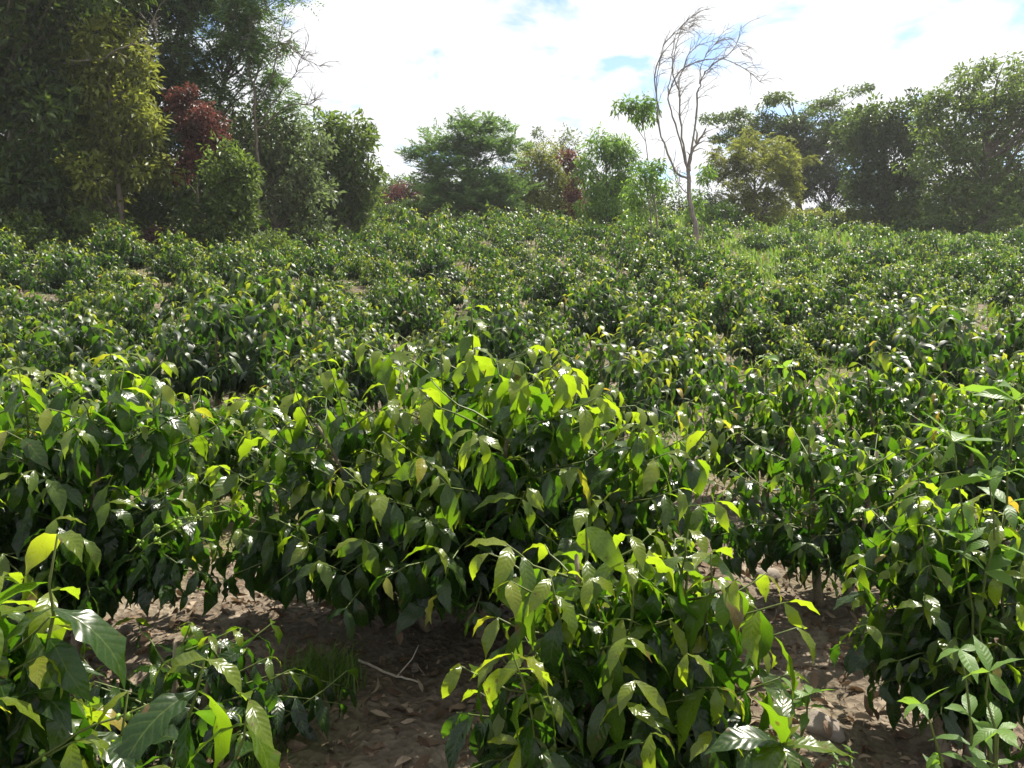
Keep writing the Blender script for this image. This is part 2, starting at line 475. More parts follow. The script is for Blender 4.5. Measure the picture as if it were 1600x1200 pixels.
def grow_bush(rg, H, RX, RY, stems=((0, 0),), nb=34, pair=0.05, leaf=0.15, young=0.0, low=0.12, shoots=(), lift=0.42, hang=(-1.25, 0.0)):
    """a coffee bush in its own coordinates: stems, side branches that rise to the rounded outside, leaf pairs along their outer part"""
    tubes, P, D, S, AG = [], [], [], [], []
    up = np.array([0, 0, 1.0])
    def branch(p0, p1, r0, sag, frac0, tipyoung):
        L = np.linalg.norm(p1 - p0)
        n = max(6, int(L / 0.08))
        pts = wander(p0, p1, n, 0.16, sag, rg)
        tubes.append((pts, np.linspace(r0, 0.0018, n), 1))
        m = max(3, int(L * (1 - frac0) / pair))
        a0_ = rg.uniform(0, 3.14)
        for j in range(m + 1):
            f = frac0 + (1 - frac0) * (j + rg.uniform(-.2, .2)) / m
            f = min(max(f, 0.02), 1.0)
            q = f * (n - 1); a = min(int(q), n - 2); w = q - a
            pos = pts[a] * (1 - w) + pts[a + 1] * w
            tan = nrm(pts[a + 1] - pts[a])
            s1 = nrm(np.cross(tan, up) + 1e-5 * rg.normal(0, 1, 3)); s2 = np.cross(s1, tan)
            steep = 0.7 * max(0.0, tan[2])                                   # on rising shoots the pairs stand crosswise, on level ones they lie flat
            th = (a0_ + j * 1.5708) * steep + rg.normal(0, 0.35)
            side = s1 * math.cos(th) + s2 * math.sin(th)
            tip = max(0.0, (f - 0.8) / 0.2)
            for sg in (-1, 1):
                if rg.random() < 0.08: continue
                d = tan * (0.30 + 0.45 * tip) + sg * side * rg.uniform(0.8, 1.1) + np.array([0, 0, rg.uniform(*hang) * (1 - 0.45 * tip)])
                hz_ = math.hypot(d[0], d[1]); d[2] = min(d[2], 0.22 * hz_ * rg.uniform(-0.6, 1.2))
                P.append(pos); D.append(d + rg.normal(0, 0.09, 3))
                S.append(leaf * rg.uniform(0.68, 1.15) * (1.0 - 0.35 * tip ** 2))
                a0 = 0.04 + 0.34 * max(0, pos[2] / H - 0.35) + (0.40 * tip + 0.08) * tipyoung + young * max(0.15, (f - 0.35) / 0.5) * min(1.0, max(0.15, pos[2] / H * 1.5 - 0.2)) + rg.normal(0, 0.09)  # young tips paler; inner and low leaves darkened to stand in for shade
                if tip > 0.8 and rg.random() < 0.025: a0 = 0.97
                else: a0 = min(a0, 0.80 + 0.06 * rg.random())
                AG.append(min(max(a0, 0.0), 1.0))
    ns = len(stems); k = nb // ns
    for (sx, sy) in stems:
        hs = H * (1 - 1.35 * (sx * sx + sy * sy))
        top = np.array([sx * 1.25 + rg.normal(0, .04), sy * 1.25 + rg.normal(0, .04), hs * rg.uniform(0.80, 0.9)])
        base = np.array([sx * 0.35, sy * 0.35, -0.05])
        st = wander(base, top, 10, 0.05, 0, rg)
        tubes.append((st, np.linspace(0.022, 0.006, 10), 0))
        zc = 0.40 * hs
        for b in range(k):
            se = -0.38 + 1.33 * (b + rg.uniform(0.1, 0.9)) / k                  # sine of the height angle on the dome
            se = min(se, 0.96); ce = math.sqrt(1 - se * se)
            az = b * 2.39996 + rg.uniform(-.35, .35); rr = rg.uniform(0.72, 1.08)
            off = np.array([math.cos(az) * RX * ce * rr, math.sin(az) * RY * ce * rr])
            zt = zc + (hs - zc) * se * rr if se > 0 else zc + zc * 0.9 * se
            zt = max(zt, low)
            dist = float(np.hypot(*off))
            z0 = zt - lift * dist * rg.uniform(0.6, 1.3) if se > 0.05 else zt + rg.uniform(-0.05, 0.20) * dist
            f = np.clip(z0 / max(top[2], 0.1), 0.10, 0.93) * 9
            a = min(int(f), 8); p0 = st[a] * (1 - (f - a)) + st[a + 1] * (f - a)
            tpos = np.array([st[a][0] + off[0], st[a][1] + off[1], zt])
            branch(p0, tpos, 0.0042, -0.05 if se > 0.05 else 0.08, 0.30, 1.0 if se > 0 else 0.4)
        branch(st[-3], top + np.array([rg.normal(0, .05), rg.normal(0, .05), hs * 0.14]), 0.006, 0, 0.15, 1.2)
    for tip in shoots:
        tip = np.asarray(tip, dtype=float)
        p0 = np.array([tip[0] * 0.75, tip[1] * 0.7, tip[2] - 0.32])
        branch(p0, tip, 0.005, -0.03, 0.1, 1.25)
    n = len(P)
    return dict(tubes=tubes, P=np.array(P), D=np.array(D), S=np.array(S), age=np.array(AG),
                roll=rg.normal(0, 0.3, n), var=rg.integers(0, NV, n))


def bush_stems(b, name, parent):
    mb = MB()
    for pts, rad, kind in b['tubes']: tube(mb, pts, rad, 6 if kind == 0 else 4, (0, 0, 0), kind)
    return mb.build(name, [M['twig'], M['shoot']], parent)


AGES = np.array([0.05, 0.18, 0.3, 0.42, 0.54, 0.66, 0.78, 0.88, 0.98])
_leaf_cache = {}


def leaf_mesh(var, age):
    k = int(np.argmin(abs(AGES - age)))
    if (var, k) not in _leaf_cache:
        V, T, A = T_NEAR[var]
        A = A.copy(); A[:, 2] = AGES[k]
        mb = MB(); mb.add(V, T, A)
        _leaf_cache[(var, k)] = mb.mesh('coffee_leaf', [M['coffee']])
    return _leaf_cache[(var, k)]


# ---- the bushes close by, each grown on its own
def loc_from(px, d):
    return gpos(px, d)


NEAR = []   # (root, bush data)


def near_bush(seed, px, d, H, RX, RY, label, shoots_px=(), **kw):
    rg = np.random.default_rng(seed)
    base = loc_from(px, d)
    sh = [at(a, b_, dd) - base for (a, b_, dd) in shoots_px]
    b = grow_bush(rg, H, RX, RY, shoots=sh, **kw)
    root = empty('coffee_bush', base, label, 'coffee bush', 'coffee bushes in the foreground')
    bush_stems(b, 'stems', root)
    NEAR.append((root, b, base))
    return root, b, base


near_bush(101, 735, 3.0, 1.20, 0.68, 0.56, 'broad sunlit coffee bush in the middle of the foreground, largest and brightest of all',
          shoots_px=[(690, 548, 2.8), (955, 572, 2.75), (1120, 655, 2.8), (510, 560, 2.95), (760, 575, 3.0), (600, 600, 2.9), (1010, 640, 2.6), (860, 590, 3.0), (420, 650, 2.9)],
          stems=((-0.42, 0.0), (0.0, 0.08), (0.44, 0.0), (0.1, -0.25)), nb=300, leaf=0.157, young=0.36, low=0.30)
near_bush(102, 965, 1.9, 0.84, 0.35, 0.32, 'low yellow-green coffee bush in front of the big central bush, cut by the lower edge',
          shoots_px=[(985, 830, 1.85), (1110, 865, 1.85), (860, 900, 1.8), (800, 1020, 1.65)],
          stems=((-0.1, 0), (0.14, 0.04)), nb=100, leaf=0.155, young=0.34, low=0.18)
near_bush(103, 5, 1.42, 1.02, 0.22, 0.26, 'coffee bush with very large hanging leaves in the lower left corner, with bronze tips',
          shoots_px=[(90, 835, 1.35), (320, 1030, 1.35), (390, 1090, 1.3), (200, 1080, 1.3)],
          stems=((0, 0), (0.12, -.05)), nb=80, leaf=0.175, young=0.12, low=0.15)
near_bush(104, 90, 2.75, 1.15, 0.52, 0.48, 'tall dark coffee bush at the left edge beside the big central bush',
          shoots_px=[(30, 575, 2.7), (180, 580, 2.65), (255, 600, 2.7)],
          stems=((-0.25, 0), (0.15, 0.05)), nb=150, leaf=0.155, young=0.10, low=0.25)
near_bush(105, 270, 2.25, 0.42, 0.46, 0.30, 'small low dark coffee bush on bare soil below the left bush',
          stems=((0, 0), (0.08, 0)), nb=34, leaf=0.12, young=-0.06, low=0.14)
near_bush(106, 1510, 2.25, 0.84, 0.27, 0.30, 'dark coffee bush at the right edge, with a tangle of pale weeds at its foot',
          shoots_px=[(1440, 820, 2.2), (1560, 800, 2.2)],
          stems=((0, 0), (-0.12, 0.05)), nb=110, leaf=0.14, young=0.08, low=0.15)
near_bush(107, 1300, 3.2, 0.80, 0.44, 0.40, 'coffee bush beside a grey stone, to the right of the yellow-green low bush',
          stems=((-0.12, 0), (0.15, 0)), nb=84, leaf=0.13, young=0.05, low=0.14)
near_bush(108, 1530, 3.9, 0.84, 0.46, 0.45, 'coffee bush behind the tall pale weed at the right edge',
          stems=((-0.15, 0), (0.15, 0)), nb=84, leaf=0.13, young=0.06, low=0.16)
near_bush(109, 1175, 4.8, 0.95, 0.44, 0.45, 'coffee bush just behind the right shoulder of the big central bush',
          stems=((-0.12, 0), (0.15, 0)), nb=88, leaf=0.13, young=0.10, low=0.16)
near_bush(110, 1385, 5.1, 0.90, 0.46, 0.45, 'coffee bush at the lower end of the dry grassy gap, on its right side',
          stems=((-0.12, 0), (0.15, 0)), nb=88, leaf=0.13, young=0.08, low=0.16)
near_bush(111, 40, 4.6, 0.90, 0.60, 0.5, 'coffee bush peeking over the tall dark bush at the left edge',
          stems=((-0.12, 0), (0.15, 0)), nb=84, leaf=0.13, young=0.10, low=0.16)
near_bush(112, 355, 4.6, 0.80, 0.40, 0.42, 'coffee bush behind the left shoulder of the big central bush, above bare soil',
          stems=((-0.12, 0), (0.15, 0)), nb=84, leaf=0.13, young=0.08, low=0.16)
near_bush(113, 1610, 5.2, 0.95, 0.6, 0.5, 'coffee bush half cut by the right edge, above the tall pale weed',
          stems=((-0.12, 0), (0.15, 0)), nb=84, leaf=0.13, young=0.08, low=0.16)

# which leaves of the near bushes show: front ones first, cell by cell of the view
cell = {}
for bi, (root, b, base) in enumerate(NEAR):
    Dn = nrm(b['D'])
    Cw = b['P'] + base + Dn * b['S'][:, None] * 0.35 + np.array([0, 0, -0.3]) * b['S'][:, None]
    px, py, dep = project(Cw)
    for k in range(len(px)):
        if -60 < px[k] < 1660 and 300 < py[k] < 1290:
            cell.setdefault((int(px[k] // 22), int(py[k] // 22)), []).append((dep[k], bi, k))
rank = [np.full(len(b['P']), 99) for _, b, _ in NEAR]
for lst in cell.values():
    lst.sort()
    for r_, (_, bi, k) in enumerate(lst): rank[bi][k] = r_
CAP = [300, 300, 260, 300, 200, 300, 300, 240, 240, 240, 200, 240, 160]
for bi, (root, b, base) in enumerate(NEAR):
    order = np.lexsort((-b['S'], rank[bi]))
    pick = order[:CAP[bi]]; pick = pick[rank[bi][pick] < 99]
    rest = np.setdiff1d(np.arange(len(b['P'])), pick)
    Fm = frames(b['D'], b['roll'])
    for k in pick:
        o = bpy.data.objects.new('leaf', leaf_mesh(int(b['var'][k]), b['age'][k]))
        col.objects.link(o); o.parent = root
        m4 = Matrix.Identity(4)
        for r_ in range(3):
            for c_ in range(3): m4[r_][c_] = Fm[k, r_, c_] * b['S'][k]
            m4[r_][3] = b['P'][k, r_]
        o.matrix_basis = m4
    mb = MB()
    add_leaves(mb, T_NEAR if bi < 7 else T_MID, b['P'][rest], b['D'][rest], b['roll'][rest], b['S'][rest], b['var'][rest], b['age'][rest])
    f = mb.build('foliage', M['coffee'], root); f['kind'] = 'stuff'

# green berries on the lower branches
def ico(r):
    import bmesh
    bm = bmesh.new(); bmesh.ops.create_icosphere(bm, subdivisions=1, radius=r)
    V = np.array([v.co[:] for v in bm.verts]); T = np.array([[v.index for v in f_.verts] for f_ in bm.faces]); bm.free()
    return V, T


BV, BT = ico(1.0)


def berries(bi, spots):
    root, b, base = NEAR[bi]
    for (px, py, d, n) in spots:
        mb = MB(); c = at(px, py, d) - base
        tw = wander(c + np.array([-0.11, 0.02, -0.05]), c + np.array([0.12, 0.05, 0.05]), 9, 0.12, 0.08)
        tube(mb, tw, 0.0022, 4, (0, 0, 0), 1)
        for q in (1, 3, 5, 6):                                   # packed at the nodes
            for k in range(n // 4):
                u = unit_vec()
                r_ = rng.uniform(0.0035, 0.007)
                mb.add(BV * np.array([1, 1, 1.2]) * r_ + tw[q] + u * rng.uniform(0.006, 0.013), BT, (0, 0, 0.5))
        mb.build('berry_cluster', [M['berry'], M['shoot']], root)


def unit_vec():
    v = rng.normal(0, 1, 3)
    return v / np.linalg.norm(v)


berries(3, [(255, 840, 2.35, 26), (285, 830, 2.3, 16)])
berries(2, [(130, 1165, 1.28, 9)])

# ------------------------------------------------------------------ the field of coffee bushes
VAR = []
for q in range(10):
    rg = np.random.default_rng(300 + q)
    st = [((0, 0),), ((-.1, 0), (.12, .06)), ((-.14, 0), (.14, .02), (0, -.14))][q % 3]
    b = grow_bush(rg, rg.uniform(0.85, 1.2), rg.uniform(0.52, 0.7), rg.uniform(0.52, 0.7), stems=st, nb=int(rg.integers(58, 84)), pair=0.050, leaf=rg.uniform(.145, .165), young=rg.uniform(-0.02, 0.16), low=0.12, hang=(-1.15, 0.08))
    ms = MB()
    for pts, rad, kind in b['tubes']: tube(ms, pts[::2] if len(pts) > 6 else pts, rad[::2] if len(pts) > 6 else rad, 4, (0, 0, 0), kind)
    mf = MB(); add_leaves(mf, T_MID, b['P'], b['D'], b['roll'], b['S'], b['var'], b['age'])
    # far version: every other leaf, larger and simpler, with the stems in the same mesh
    s = np.arange(0, len(b['P']), 2)
    ml = MB(); add_leaves(ml, T_FAR, b['P'][s], b['D'][s], b['roll'][s], b['S'][s] * 1.25, b['var'][s], b['age'][s])
    for pts, rad, kind in b['tubes']:
        if kind == 0: tube(ml, pts[::3], rad[::3], 4, (0, 0, 0), 1)
    VAR.append((ms.mesh('coffee_stems', [M['twig'], M['shoot']]), mf.mesh('coffee_foliage', [M['coffee_far']]), ml.mesh('coffee_bush_afar', [M['coffee_far'], M['twig']]), b))

PATH = [(5.2, 2.05), (7.0, 2.5), (9.0, 2.9), (11.0, 3.9), (13.0, 3.9), (16.0, 4.9), (22.0, 6.0), (30.0, 8.4)]      # (y, x) of the dry grassy gap


def path_x(y):
    return float(np.interp(y, [q[0] for q in PATH], [q[1] for q in PATH]))


def forest_left(y):
    return float(np.interp(y, [0, 26, 60, 80], [-19, -17.0, -10.0, -9]))


spots = []
rg = np.random.default_rng(77)
row = 0
yy = 6.3
while yy < 63:
    half = 0.66 * yy + 1.4
    x = -half + rg.uniform(0, 1.2)
    k = 0
    while x < half:
        px_, py_ = x + rg.normal(0, 0.16), yy + rg.normal(0, 0.22)
        x += rg.uniform(1.18, 1.62)
        if px_ < forest_left(py_) + 0.6: continue
        if py_ < 9 and abs(px_ - path_x(py_)) < 0.45: continue
        if yy > 24 and px_ > 7 and rg.random() < 0.32: continue
        if rg.random() < 0.012: continue
        sc = float(np.clip(rg.normal(1.02, 0.19), 0.6, 1.45))
        if px_ > 6 and yy > 18: sc *= 0.85
        spots.append((px_, py_, sc, row, k)); k += 1
    row += 1
    yy += 1.78 + 0.006 * yy
P_ = np.array([(a, b_, float(gz(a, b_)) + 0.7) for a, b_, *_ in spots])
spx, spy, sdep = project(P_)
vis = (spx > -40 - 600 / sdep) & (spx < 1640 + 600 / sdep)
order = [k for k in np.argsort(sdep) if vis[k]]
own, mass = order[:287], order[287:]
ORD = ['first', 'second', 'third', 'fourth', 'fifth', 'sixth', 'seventh', 'eighth', 'ninth', 'tenth', 'eleventh', 'twelfth', 'thirteenth', 'fourteenth', 'fifteenth', 'sixteenth', 'seventeenth']
rows = {}
for k in own: rows.setdefault(spots[k][3], []).append(k)
for r_ in rows: rows[r_].sort(key=lambda k: spots[k][0])


def field_label(k):
    x, y, sc, r_, _ = spots[k]
    if r_ < 5:
        pos = rows[r_].index(k)
        return 'coffee bush, %s from the left in the %s row behind the foreground bushes' % (ORD[pos], ORD[r_]), 'coffee bushes in the rows behind the foreground'
    px = spx[k]
    side = ('near the left forest edge, below the red-leaved shrub' if px < 420 else 'below the feathery bamboo clump in the middle' if px < 850
            else 'below the bare dead tree' if px < 1200 else 'on the right side, below the big rounded tree')
    band = 'lower' if y < 19 else 'middle' if y < 28 else 'upper'
    return 'coffee bush of the %s slope %s' % (band, side), 'coffee bushes of the %s slope %s' % (band, side)


for k in own:
    x, y, sc, r_, _ = spots[k]
    lab, grp = field_label(k)
    v = VAR[int(rg.integers(0, len(VAR)))]
    z = float(gz(x, y)) - 0.02
    if sdep[k] < 20:
        root = empty('coffee_bush', (x, y, z), lab, 'coffee bush', grp, rg.uniform(0, 6.28), sc)
        a = bpy.data.objects.new('stems', v[0]); col.objects.link(a); a.parent = root
        f = bpy.data.objects.new('foliage', v[1]); col.objects.link(f); f.parent = root; f['kind'] = 'stuff'
    else:
        o = bpy.data.objects.new('coffee_bush', v[1] if sdep[k] < 24 else v[2]); col.objects.link(o)
        o.location = (x, y, z); o.rotation_euler = (0, 0, rg.uniform(0, 6.28)); o.scale = (sc, sc, sc)
        tag(o, lab, 'coffee bush', grp)
mb = MB()
for k in mass:
    x, y, sc, *_ = spots[k]
    b = VAR[int(rg.integers(0, len(VAR)))][3]
    s = rg.permutation(len(b['P']))[:190]
    a = rg.uniform(0, 6.28); ca, sa = math.cos(a), math.sin(a)
    Rz = np.array([[ca, -sa, 0], [sa, ca, 0], [0, 0, 1]])
    z = float(gz(x, y)) - 0.02
    add_leaves(mb, T_FAR, b['P'][s] @ Rz.T * sc + np.array([x, y, z]), b['D'][s] @ Rz.T, b['roll'][s], b['S'][s] * sc * 1.85, b['var'][s], b['age'][s])
o = mb.build('distant_coffee_bushes', M['coffee_far'])
tag(o, 'farthest coffee bushes merging into one mass along the top of the field', 'coffee bushes', kind='stuff')

# ------------------------------------------------------------------ trees
def cards(mb, P, D, L, W, age, mat=0, rg=rng, fold=0.25):
    """one folded diamond per leaf: base, two sides, tip"""
    n = len(P); D = nrm(D)
    S = nrm(np.cross(D, rg.normal(0, 1, (n, 3)) + np.array([0, 0, 1.5])))
    N = np.cross(S, D)
    L = np.asarray(L)[:, None] * np.ones((n, 1)); W = np.asarray(W)[:, None] * np.ones((n, 1))
    m = P + D * L * 0.45 + N * W * fold
    V = np.stack([P, m - S * W * 0.5, P + D * L, m + S * W * 0.5], 1).reshape(-1, 3)
    b = np.arange(n)[:, None] * 4
    T = np.concatenate([b + np.array([0, 1, 2]), b + np.array([0, 2, 3])])
    A = np.zeros((n, 4, 3), dtype=np.float32); A[:, :, 1] = 0.5; A[:, :, 2] = np.clip(age, 0, 1)[:, None]
    mb.add(V, T, A.reshape(-1, 3), mat)


def unit(n, rg): return nrm(rg.normal(0, 1, (n, 3)))


def clump_broad(mb, c, r, n, size, age, rg, flat=1.0, ratio=0.45, droop=0.4):
    u = unit(n, rg) * np.array([1, 1, flat]); rr = r * rg.uniform(0.15, 1.0, n)[:, None] ** 0.55
    P = c + u * rr
    D = u * 0.8 + rg.normal(0, 0.5, (n, 3)) + np.array([0, 0, -droop])
    L = size * rg.uniform(0.6, 1.25, n)
    cards(mb, P, D, L, L * ratio, age + rg.normal(0, 0.14, n), rg=rg)


def clump_spray(mb, c, r, n, size, age, rg, up=0.2, leaflets=9, ratio=0.3, arch=0.5):
    """sprays: a thin axis with a leaflet on either side at every node"""
    U = unit(n, rg); U[:, 2] = U[:, 2] * 0.6 + up; U = nrm(U)
    L = r * rg.uniform(0.6, 1.15, n)
    P0 = c + unit(n, rg) * r * 0.45 * rg.uniform(0, 1, (n, 1))
    f = np.linspace(0.12, 1, leaflets)
    pts = P0[:, None] + U[:, None] * (L[:, None] * f[None])[:, :, None]
    pts[:, :, 2] -= arch * (L[:, None] * f[None] ** 2)
    side = nrm(np.cross(U, np.array([0, 0, 1.0]) + 0.3 * rg.normal(0, 1, (n, 3))))
    for sg in (-1, 1):
        D = U[:, None] * 0.6 + sg * side[:, None] * 0.8 + rg.normal(0, 0.18, pts.shape)
        D[:, :, 2] -= 0.25
        m = n * leaflets
        LL = size * rg.uniform(0.7, 1.2, m)
        cards(mb, pts.reshape(-1, 3), D.reshape(-1, 3), LL, LL * ratio, np.repeat(age + rg.normal(0, 0.1, n), leaflets), rg=rg)


def pblob(px, py, rx, ry, d, dd=0.0):
    c = at(px, py, d + dd); k = math.hypot(d + dd, c[2] - CZ) / F
    return c, np.array([rx * k, 0.85 * rx * k, ry * k])


def plant_tree(name, label, cat, d, base_px, blobs, mat, style='broad', nclump=60, per=90, size=0.16, cr=0.55, group=None, seed=1,
               trunk_r=0.14, flat=1.0, ratio=0.45, droop=0.4, up=0.2, arch=0.5, bark='bark', fill=0.5, limbs=0.5, top=None, leaflets=9, agev=0.30, bent=0.08, skirt=True):
    rg = np.random.default_rng(seed)
    base = gpos(base_px, d)
    if skirt:
        _, bpy_, _ = project(base)
        lo = max(q[1] + q[3] for q in blobs); mx = float(np.mean([q[0] for q in blobs])); wx = float(np.max([abs(q[0] - mx) + q[2] for q in blobs]))
        if bpy_ - lo > 4: blobs = list(blobs) + [(mx, (lo + float(bpy_)) / 2 - 6, wx * 0.8, (float(bpy_) - lo) / 2 + 16)]
    bl = [pblob(*q[:4], d, q[4] if len(q) > 4 else 0.0) for q in blobs]
    root = empty(name, base, label, cat, group)
    vol = np.array([r.prod() ** 0.75 for _, r in bl]); cnt = np.maximum(3, (nclump * vol / vol.sum()).astype(int))
    mean = np.mean([c for c, _ in bl], axis=0)
    high = max(c[2] for c, _ in bl)
    tr, cw = MB(), MB()
    apex = np.array([mean[0], mean[1], base[2] + (high - base[2]) * 0.85]) if top is None else at(*top)
    tp = wander(base - [0, 0, 0.15], apex, 12, bent, 0, rg) - base
    tube(tr, tp, np.linspace(trunk_r, trunk_r * 0.18, 12) * (1 + 0.5 * np.exp(-np.linspace(0, 12, 12))), 8)
    for (c, r), m in zip(bl, cnt):
        for k in range(m):
            u = unit(1, rg)[0]
            cc = c + u * r * rg.uniform(0.1, 1.0) ** fill * 0.92 - base
            cl = cr * rg.uniform(0.6, 1.25)
            age = 0.45 + rg.normal(0, agev)
            if style == 'broad': clump_broad(cw, cc, cl, int(per * rg.uniform(0.7, 1.3)), size, age, rg, flat, ratio, droop)
            else: clump_spray(cw, cc, cl, max(3, int(per * rg.uniform(0.7, 1.3))), size, age, rg, up, leaflets, ratio, arch)
            if rg.random() < limbs:
                hh = np.clip((cc[2] - 1.0 * np.linalg.norm(cc[:2] - tp[6][:2])) / max(tp[-1][2], .1), 0.12, 0.97) * 11
                a = min(int(hh), 10); p0 = tp[a] * (1 - hh + a) + tp[a + 1] * (hh - a)
                tube(tr, wander(p0, cc, 7, 0.14, 0.06, rg), np.linspace(trunk_r * 0.30, 0.010, 7), 4)
    tr.build('trunk', M[bark], root)
    cw.build('crown', M[mat], root, smooth=False)
    return root


LF = 'trees of the forest edge along the left side of the field'
RF = 'trees along the right side of the field'
MF = 'trees and shrubs along the top of the field'
plant_tree('dark_tree', 'tall very dark dense tree filling the upper left corner', 'tree', 24, -30,
           [(-40, 40, 150, 130), (20, 190, 105, 120), (10, 310, 105, 80), (70, -70, 150, 90)], 'c_dark', nclump=420, per=48, size=0.27, cr=0.5, seed=21, group=LF, trunk_r=.2, limbs=.2, fill=.3)
plant_tree('dark_tree', 'dark fine-leaved tree behind the olive tree, rising past the top edge', 'tree', 30, 120,
           [(120, 30, 110, 90), (220, -30, 120, 70), (130, 150, 90, 80), (80, 270, 110, 100)], 'c_dark', style='spray', nclump=260, per=12, size=0.24, cr=0.8, seed=22, group=LF, trunk_r=.2, ratio=0.40, limbs=.2, fill=.35)
plant_tree('olive_green_tree', 'olive-green leafy tree with a straight bare lower trunk beside the red-leaved shrub', 'tree', 25, 192,
           [(195, 150, 62, 95), (150, 275, 60, 70), (225, 250, 45, 65), (120, 100, 40, 50), (180, 75, 45, 45)], 'c_olive', nclump=120, per=52, size=0.26, cr=0.40, seed=23, group=LF, ratio=0.40, limbs=.3, fill=.3, skirt=False)
plant_tree('feathery_tree', 'airy light green feathery tree against the sky, above the red-leaved shrub', 'tree', 31, 330,
           [(330, 45, 95, 60), (270, 105, 70, 55), (395, 85, 60, 60), (430, 155, 50, 28), (370, -30, 100, 50), (340, 130, 55, 40)], 'c_feather', style='spray', nclump=190, per=15, size=0.15, cr=0.8, seed=24, group=LF, ratio=0.34, arch=0.5, limbs=0.3, skirt=False, bent=0.2)
plant_tree('red_leaved_shrub', 'tall red-leaved shrub glowing dull red among the green trees of the left forest', 'shrub', 26, 305,
           [(288, 162, 28, 26), (315, 192, 36, 34), (333, 222, 22, 20), (290, 262, 24, 18), (300, 225, 24, 26)], 'c_red', nclump=60, per=70, size=0.15, cr=0.32, seed=25, group=LF, trunk_r=.06, ratio=0.55, skirt=False)
plant_tree('small_green_tree', 'small rounded mid-green tree just below the red-leaved shrub', 'tree', 25.5, 362,
           [(352, 258, 40, 30), (378, 288, 34, 34), (340, 305, 30, 28), (365, 325, 40, 20)], 'c_green', nclump=90, per=60, size=0.2, cr=0.36, seed=26, fill=.3, group=LF, trunk_r=.08)
plant_tree('grey_green_tree', 'pale grey-green tree between the rounded mid-green tree and the big-leaved tree', 'tree', 32, 432,
           [(415, 215, 60, 40), (470, 235, 48, 48), (430, 285, 66, 46), (395, 185, 40, 26), (480, 300, 40, 35), (360, 200, 50, 40)], 'c_grey', nclump=210, per=46, size=0.24, cr=0.44, seed=27, group=LF, fill=.3, limbs=.2)
plant_tree('large_leaved_tree', 'large-leaved green tree at the right end of the left forest, against the white sky', 'tree', 36, 545,
           [(512, 215, 26, 34), (548, 220, 44, 40), (562, 262, 36, 46), (525, 285, 52, 46), (500, 255, 30, 40), (545, 305, 45, 24)], 'c_green', nclump=170, per=36, size=0.36, cr=0.5, seed=28, group=LF, ratio=0.36, fill=.3, limbs=.2)
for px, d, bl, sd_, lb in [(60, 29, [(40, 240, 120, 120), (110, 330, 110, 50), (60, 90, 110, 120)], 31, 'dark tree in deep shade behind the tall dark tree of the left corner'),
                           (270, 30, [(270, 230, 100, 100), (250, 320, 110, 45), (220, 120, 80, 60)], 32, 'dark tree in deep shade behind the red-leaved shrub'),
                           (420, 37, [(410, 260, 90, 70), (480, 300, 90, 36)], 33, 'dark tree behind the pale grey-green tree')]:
    plant_tree('shaded_tree', lb, 'tree', d, px, bl, 'c_dark', nclump=190, per=80, size=0.27, cr=0.75, seed=sd_, group=LF, limbs=.2)  # dark foliage colour stands in for shaded hollows between the front crowns
for q, (px, d, rx, ry, mt, lb) in enumerate([
        (30, 22.5, 55, 34, 'c_dark', 'low dark shrub at the foot of the tall dark tree, left edge'),
        (160, 23.8, 60, 44, 'c_green', 'low green shrub at the foot of the olive-green leafy tree'),
        (255, 25, 34, 20, 'c_purple', 'low purple-brown shrub at the foot of the red-leaved shrub'),
        (305, 25.4, 46, 46, 'c_dark', 'low dark shrub between the red-leaved shrub and the rounded mid-green tree'),
        (420, 28, 40, 20, 'c_green', 'low green shrub at the foot of the pale grey-green tree'),
        (490, 31, 40, 20, 'c_dark', 'low dark shrub at the foot of the large-leaved tree'),
        (590, 52, 18, 20, 'c_red', 'small bright red shrub at the left end of the field top'),
        (640, 53, 34, 22, 'c_purple', 'dark purple shrub left of the bamboo clump'),
        (612, 57, 24, 22, 'c_grey', 'small grey-green shrub behind the small bright red shrub')]):
    b0 = gpos(px, d); ppx, ppy, _ = project(b0)
    plant_tree('undergrowth_shrub', lb, 'shrub', d, px, [(px, float(ppy) - ry * 0.9, rx, ry), (px + rx * .5, float(ppy) - ry * 0.6, rx * .6, ry * .7)], mt,
               nclump=34, per=70, size=0.15 if d < 40 else 0.22, cr=0.38, seed=50 + q, trunk_r=.04, group='shrubs at the foot of the left forest')
# the middle
plant_tree('bamboo_clump', 'feathery upright bamboo-like clump in the middle of the skyline', 'bamboo', 46, 737,
           [(690, 255, 42, 44), (735, 235, 48, 46), (785, 245, 30, 46), (725, 295, 74, 34), (668, 290, 30, 25), (755, 195, 14, 22), (650, 245, 16, 14), (790, 300, 40, 24)], 'c_feather', style='spray', nclump=170, per=10, size=0.34, cr=1.15, seed=61, group=MF,
           ratio=0.2, up=0.75, arch=0.25, leaflets=10, trunk_r=.10, bark='bark', limbs=0.35)
plant_tree('yellow_green_shrub', 'yellow-green bushy tree right of the bamboo clump', 'tree', 49, 835,
           [(825, 268, 40, 38), (855, 308, 44, 26), (800, 300, 36, 30), (880, 290, 24, 30), (858, 258, 34, 30)], 'c_olive', nclump=180, per=85, size=0.22, cr=0.6, seed=62, group=MF, ratio=.38, limbs=.2)
plant_tree('thin_tree', 'thin airy grey tree far behind the yellow-green bushy tree', 'tree', 78, 868,
           [(848, 212, 16, 12), (888, 214, 18, 13), (870, 236, 24, 12), (900, 240, 12, 10)], 'c_grey', nclump=30, per=26, size=0.34, cr=0.6, seed=63, group=MF, skirt=False)
plant_tree('red_leaved_shrub', 'dark red shrub between the yellow-green bushy tree and the light green tree', 'shrub', 47, 897,
           [(888, 252, 17, 15), (903, 285, 12, 26), (896, 268, 12, 12)], 'c_red', nclump=40, per=60, size=0.22, cr=0.4, seed=64, group=MF, trunk_r=.08)
